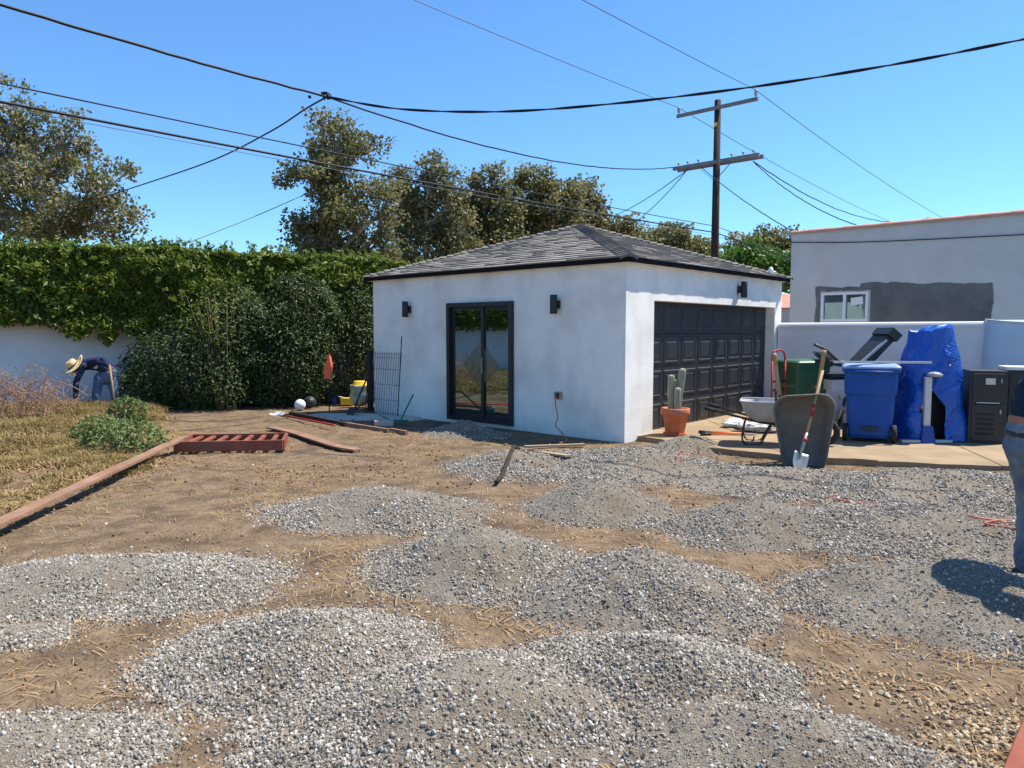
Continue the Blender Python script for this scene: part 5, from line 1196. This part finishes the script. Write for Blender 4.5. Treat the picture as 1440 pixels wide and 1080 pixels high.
# packs and soil bag
c = gp(487, 569); e = empty('carton', c, .3, 'yellow and white carton on the sand next to the soil bag', 'carton')
mb = MB(); mb.rbox((0, 0, .08), (.26, .18, .15), .008); mb.build('carton_body', M['yellow'], e)
mb = MB(); mb.box((-.06, 0, .163), (.24, .16, .012), Matrix.Rotation(.25, 3, 'Y')); mb.build('flap', M['white'], e)
mb = MB(); mb.rbox((0, 0, .075), (.1, .1, .15), .012); tag(mb.build('blue_canister', M['bluepack'], loc=gp(470, 568), rz=.4), 'small blue canister next to the yellow carton', 'canister')
c = gp(507, 571); e = empty('soil_bag', c, .2, 'bulging printed soil bag with a yellow top standing at the garage end', 'bag')
mb = MB(); rows = []
for i in range(12):
    t = i/11; k = math.sin(min(1, t*1.25+.18)*math.pi*.62)
    rows.append([V3((.23*k*math.copysign(abs(math.cos(a))**.6, math.cos(a))*(1+.06*math.sin(5*a+i)), .13*k*math.copysign(abs(math.sin(a))**.7, math.sin(a)), .47*t)) for a in np.linspace(0, 2*math.pi, 22, endpoint=False)])
mb.grid(rows, True, True); mb.f.append(tuple(range(22))[::-1]); mb.f.append(tuple(range(11*22, 12*22))); mb.build('sack_body', M['bagart'], e)
mb = MB(); rows = []
for i in range(5):
    t = i/4; rows.append([V3((.19*(1-.35*t)*math.cos(a)*(1+.1*math.sin(3*a)), .11*(1-.5*t)*math.sin(a), .44+.12*t)) for a in np.linspace(0, 2*math.pi, 18, endpoint=False)])
mb.grid(rows, True, True); mb.f.append(tuple(range(4*18, 5*18))); mb.build('folded_top', M['yellow'], e)
# rake lying over the gravel and boards by the garage wall
a = gp(698, 678, .05); b = gp(733, 640, .05)
HP = []
for t in np.linspace(0, 1, 13):
    p = a.lerp(b, t); p.z = max(.05, gz(p.x, p.y)+.045); HP.append(p)
a = HP[0].copy(); b = HP[-1].copy(); e = empty('rake', a, 0, 'dark garden rake with its handle lying over a small gravel heap', 'rake')
mb = MB(); mb.tube([p-a for p in HP], .024, 8); mb.build('handle', M['polewood'], e)
mb = MB(); mb.beam(b-a+V3((-.2, -.05, 0)), b-a+V3((.16, .06, .0)), .03, .04); mb.build('head', M['palewood'], e)
for k in range(10):
    p = (b-a)+V3((-.19+.036*k, -.048+.011*k, 0)); mb = MB(); mb.tube([p, p+V3((.02, -.05, -.05))], .005, 4); mb.build('tine', M['dark'], e)
for x0, y0, x1, y1, w, lab in ((738, 632, 822, 629, .06, 'thin pale board lying by the garage wall under the outlet'), (760, 640, 800, 646, .09, 'short pale board half sunk in gravel below the outlet')):
    a = on(x0, y0, .04); b = on(x1, y1, .04); mb = MB(); mb.beam(V3(), b-a, w, .025); tag(mb.build('board', M['palewood'], loc=a), lab, 'board')
# orange cord over the gravel
P = [on(x, y, .012) for x, y in ((1160, 700), (1195, 707), (1230, 711), (1265, 712), (1300, 715), (1330, 720), (1365, 728), (1395, 733), (1440, 738), (1480, 742), (1440, 746), (1400, 741), (1385, 737), (1420, 733), (1500, 736))]
mb = MB(); mb.tube([p-P[0] for p in smooth_path(P, 5)], .006, 5); tag(mb.build('extension_cord', M['cord'], loc=P[0]), 'thin orange cord winding over the flat gravel heap', 'cord')
P = [on(x, y, .012) for x, y in ((905, 634), (930, 630), (955, 632), (968, 640), (962, 647), (950, 643), (958, 635), (980, 640))]
mb = MB(); mb.tube([p-P[0] for p in smooth_path(P, 5)], .006, 5); tag(mb.build('extension_cord', M['cord'], loc=P[0]), 'short loop of orange cord on gravel near the cactus pot', 'cord')
# ================================================================ people
def capsule(mb, pts, n=14):                 # tapered limb with rounded ends; pts: (pos, ra, rb), ra across ref
    P = [Vector(p[0]) for p in pts]; R = [(p[1], p[2] if len(p) > 2 else p[1]) for p in pts]
    d0 = (P[1]-P[0]).normalized(); d1 = (P[-1]-P[-2]).normalized(); A = []; B = []
    for k in (.98, .8, .45): A.append((P[0]-d0*min(R[0])*k, R[0][0]*math.sqrt(1-k*k), R[0][1]*math.sqrt(1-k*k)))
    for k in (.45, .8, .98): B.append((P[-1]+d1*min(R[-1])*k, R[-1][0]*math.sqrt(1-k*k), R[-1][1]*math.sqrt(1-k*k)))
    Q = A+[(p, r_[0], r_[1]) for p, r_ in zip(P, R)]+B
    mb.tube([q[0] for q in Q], [(q[1], q[2]) for q in Q], n, ref=REF[0])
REF = [None]
def body(name, limbs, voxel, loc, label, mats, rz=0, fold=.006):
    """limbs: (material index, ref, [(pos, ra, rb)...]); one continuous skin from the voxel-remeshed union"""
    mb = MB(); segs = []
    for mi, ref, pts in limbs:
        REF[0] = ref; capsule(mb, pts)
        for i in range(len(pts)-1): segs.append((np.array(pts[i][0]), np.array(pts[i+1][0]), mi, (pts[i][1]+pts[i+1][1])/2))
    o = mb.build(name, mats, None)
    md = o.modifiers.new('r', 'REMESH'); md.mode = 'VOXEL'; md.voxel_size = voxel
    ms = o.modifiers.new('s', 'SMOOTH'); ms.factor = .5; ms.iterations = 3
    dg = bpy.context.evaluated_depsgraph_get(); me = bpy.data.meshes.new_from_object(o.evaluated_get(dg)); o.modifiers.clear(); old = o.data; o.data = me; bpy.data.meshes.remove(old)
    n = len(me.vertices); co = np.zeros(n*3, np.float32); me.vertices.foreach_get('co', co); co = co.reshape(-1, 3)
    nr = np.zeros(n*3, np.float32); me.vertices.foreach_get('normal', nr); nr = nr.reshape(-1, 3)
    best = np.full(n, 1e9); mi_ = np.zeros(n, int)
    for a, b, m, r_ in segs:
        ab = b-a; t = np.clip(((co-a)@ab)/(ab@ab+1e-12), 0, 1); d = np.linalg.norm(co-(a+t[:, None]*ab), axis=1)/r_
        k = d < best; best[k] = d[k]; mi_[k] = m
    cloth = np.isin(mi_, [i for i, m in enumerate(mats) if m.name not in ('skin',)])
    w = fold*(fbm(co[:, 0]*14+co[:, 1]*6, co[:, 2]*22, 5, 3))+fold*.8*fbm(co[:, 2]*9+co[:, 0]*17, co[:, 1]*20, 9, 2)
    co = co+nr*(w*cloth)[:, None]; me.vertices.foreach_set('co', co.astype(np.float32).ravel())
    pm = np.zeros(len(me.polygons), np.int32)
    for i, p in enumerate(me.polygons): pm[i] = mi_[p.vertices[0]]
    me.materials.clear()
    for m in mats: me.materials.append(m)
    me.polygons.foreach_set('material_index', pm); me.polygons.foreach_set('use_smooth', np.ones(len(pm), bool)); me.update()
    o.location = loc; o.rotation_euler = (0, 0, rz); return tag(o, label, 'person')
def hand(limbs, wrist, d, palm_n, mi, curl=.5, s=1.0):
    d = Vector(d).normalized(); n_ = Vector(palm_n); n_ = (n_-d*n_.dot(d)).normalized(); side = d.cross(n_); w = Vector(wrist)
    limbs.append((mi, tuple(side), [(w, .026*s, .02*s), (w+d*.05*s, .038*s, .016*s), (w+d*.09*s, .04*s, .014*s)]))
    for k, (u, L_) in enumerate(((-.030, .068), (-.010, .078), (.010, .073), (.028, .056))):
        p0 = w+d*.085*s+side*u*s; p1 = p0+(d*math.cos(curl)+n_*math.sin(curl))*L_*.5*s; p2 = p1+(d*math.cos(curl*2.2)+n_*math.sin(curl*2.2))*L_*.5*s
        limbs.append((mi, None, [(p0, .0095*s), (p1, .0088*s), (p2, .0075*s)]))
    p0 = w+d*.03*s-side*.03*s; p1 = p0+(d*.7-side*.6+n_*.3).normalized()*.04*s; p2 = p1+(d*.9+n_*.5).normalized()*.032*s
    limbs.append((mi, None, [(p0, .013*s), (p1, .0105*s), (p2, .009*s)]))
def head(limbs, c, f, up, mi, mh):
    c = Vector(c); f = Vector(f).normalized(); up = Vector(up); up = (up-f*up.dot(f)).normalized(); s_ = f.cross(up)
    limbs.append((mi, tuple(s_), [(c-up*.085+f*.025, .048, .055), (c-up*.04+f*.012, .066, .082), (c+up*.03, .074, .094), (c+up*.075-f*.008, .062, .08)]))
    limbs.append((mi, None, [(c+f*.092+up*.012, .011), (c+f*.112-up*.022, .016)]))           # nose
    limbs.append((mi, None, [(c+f*.082-up*.058-s_*.02, .010), (c+f*.088-up*.058, .012), (c+f*.082-up*.058+s_*.02, .010)]))   # lips
    for k in (-1, 1):
        limbs.append((mi, None, [(c+s_*.076*k+up*.02-f*.005, .014), (c+s_*.078*k-up*.022-f*.002, .011)]))                    # ears
        limbs.append((mi, None, [(c+f*.082+up*.03+s_*.016*k, .009), (c+f*.08+up*.032+s_*.045*k, .009)]))                     # brow
    limbs.append((mh, tuple(s_), [(c+up*.05-f*.045, .074, .07), (c-up*.03-f*.06, .062, .045)]))                              # hair at the back
# ---- worker bent over by the garden wall (world metres, local to his feet)
W0 = Vector((-8.0, 14.15, 0)); k = 72.0
def wp_(px, py, dy=0): 
    p = dp(px, py, W0.y+dy); return p-W0
SH, JE, SK, HR, BO_ = 0, 1, 2, 3, 4
L_ = []
hipL, hipR = wp_(140, 531, -.06), wp_(156, 530, .12)
L_.append((SH, (0, 1, 0), [(wp_(153, 520, .04), .155, .12), (wp_(141, 513, .02), .16, .125), (wp_(127, 511, -.02), .19, .125), (wp_(118, 514, -.04), .17, .10)]))     # torso
L_.append((JE, (0, 1, 0), [(wp_(154, 523, .05), .165, .125), (wp_(149, 532, .03), .165, .13)]))
L_.append((JE, None, [(hipL, .098), (wp_(135, 556, -.1), .075), (wp_(135, 573, -.05), .060), (wp_(134, 586, 0), .056)]))
L_.append((JE, None, [(hipR, .098), (wp_(161, 552, .1), .075), (wp_(163, 573, .22), .060), (wp_(165, 583, .28), .056)]))
for a, dy in ((wp_(133, 592, 0), 0), (wp_(165, 589, .28), 0)):
    a.z = .05; L_.append((BO_, (0, 0, 1), [(a+Vector((.07, .02, 0)), .05, .045), (a+Vector((-.03, -.02, -.005)), .05, .048), (a+Vector((-.15, -.07, -.015)), .035, .042)]))
# hanging arm
L_.append((SH, None, [(wp_(117, 515, -.24), .068), (wp_(107, 537, -.3), .055), (wp_(106, 558, -.32), .043)])); 
L_.append((SK, None, [(wp_(106, 558, -.32), .032), (wp_(105, 563, -.33), .028)])); hand(L_, wp_(105, 563, -.33), (-.02, -.1, -1), (-1, -.3, 0), SK, .45)
# arm back to the tool handle
L_.append((SH, None, [(wp_(126, 508, .16), .068), (wp_(146, 506, -.28), .056), (wp_(152, 515, -.40), .045)]))
L_.append((SH, None, [(wp_(124, 510, -.1), .07), (wp_(138, 508, -.25), .06), (wp_(150, 513, -.38), .045)]))
hand(L_, wp_(153, 516, -.40), (.55, -.15, -.75), (.4, -1, 0), SK, .9)
L_.append((SK, None, [(wp_(118, 514, -.05), .055), (wp_(110, 515, -.07), .052)])); hc = wp_(107.5, 517, -.08); head(L_, hc, (-.62, -.35, -.75), (-.62, -.4, .62), SK, HR)
wk = body('person', L_, .009, W0, 'worker in straw hat, navy shirt and jeans bending over by the garden wall', [M['navy'], M['jeans'], M['skin'], M['hair'], M['boot']])
# hat
fv = Vector((-.62, -.35, -.75)).normalized(); upv = Vector((-.62, -.4, .62)); upv = (upv-fv*upv.dot(fv)).normalized(); upv = (upv+Vector((0, -.25, .15))).normalized(); sv = fv.cross(upv).normalized(); fv = upv.cross(sv)
RH = Matrix((sv, fv, upv)).transposed()
mb = MB(); rows = []
for rad_, z_ in ((.095, .0), (.13, -.008), (.18, -.012), (.225, .0), (.228, .005), (.18, -.004), (.13, .0), (.10, .006), (.094, .05), (.082, .105), (.06, .118), (.03, .108), (.004, .106)):
    rows.append([hc+upv*.065+RH @ Vector((rad_*math.cos(a)*.92, rad_*math.sin(a)*1.08, z_+(.035*math.cos(2*a)*-1*(rad_/.22)**2 if rad_ > .12 else 0))) for a in np.linspace(0, 2*math.pi, 28, endpoint=False)])
mb.grid(rows, True, True); ht = mb.build('hat', M['hat'], wk)
mb = MB(); mb.tube([hc+upv*.085+RH @ Vector((.099*math.cos(a)*.92, .099*math.sin(a)*1.08, 0)) for a in np.linspace(0, 2*math.pi, 29)], .012, 6, cap=False); mb.build('hat_band', M['hatband'], ht)
mb = MB(); mb.lathe([(0, 0), (.055, 0), (.055, .004), (0, .004)], wp_(134, 515, -.14), 14, Matrix.Rotation(math.pi/2, 3, 'X')); mb.build('shirt_badge', M['sack'], wk)
e = empty('tool', W0, 0, 'wooden tool handle held by the bent worker', 'tool')
mb = MB(); mb.tube([wp_(154, 513, -.47), wp_(163, 580, -.45)], .018, 8); mb.build('handle', M['wood'], e)
mb = MB(); mb.beam(wp_(163, 578, -.45), wp_(165, 590, -.5), .2, .02, (0, 1, 0)); mb.build('blade', M['steel'], e)
# ---- man in dusty jeans at the edge of the yard, leaning away over his work
N0 = Vector((3.31, 4.42, gz(3.31, 4.42))); L_ = []
v = lambda x, y, z: (Vector((x, y, z)))
L_.append((0, (0, 1, 0), [(v(-.085, 0, 1.12), .18, .142), (v(-.04, 0, 1.22), .195, .150), (v(.06, 0, 1.38), .215, .145), (v(.14, 0, 1.50), .19, .11)]))
L_.append((2, (0, 1, 0), [(v(-.10, 0, 1.055), .172, .138), (v(-.103, 0, 1.03), .172, .138)]))
L_.append((1, (0, 1, 0), [(v(-.11, 0, .99), .172, .142), (v(-.10, 0, .90), .185, .165)]))
for s_ in (-1, 1):
    L_.append((1, None, [(v(-.09, s_*.10, .90), .118), (v(.00, s_*.13, .50), .088), (v(-.02, s_*.13, .30), .075), (v(-.01, s_*.14, .10), .068)]))
    L_.append((4, (0, 0, 1), [(v(-.07, s_*.14, .05), .05, .045), (v(.04, s_*.15, .045), .05, .05), (v(.17, s_*.17, .03), .035, .045)]))
    L_.append((0, None, [(v(.14, s_*.2, 1.47), .078), (v(.17, s_*.29, 1.30), .068)]))
    L_.append((2, None, [(v(.17, s_*.29, 1.30), .048), (v(.20, s_*.31, 1.20), .045), (v(.40, s_*.2, 1.05), .032)])); hand(L_, v(.41, s_*.2, 1.045), (.8, -.2*s_, -.2), (0, -s_, -.2), 2, .8)
L_.append((2, None, [(v(.17, 0, 1.52), .06), (v(.22, 0, 1.60), .056)])); head(L_, v(.27, 0, 1.67), (.9, -.1, -.4), (.3, 0, .95), 2, 3)
man = body('person', L_, .010, N0, 'man in dark shirt and dusty jeans leaning forward beside the gravel', [M['teal'], M['jeansgrey'], M['skin'], M['hair'], M['boot']], fold=.015)
mb = MB(); mb.tube([Vector((-.11+.140*math.cos(a), .172*math.sin(a), .985+.01*math.cos(a))) for a in np.linspace(0, 2*math.pi, 33)], [(.006, .018)]*33, 6, cap=False, ref=(1, 0, 0)); mb.build('belt', M['dark'], man)
bpy.context.view_layer.update()
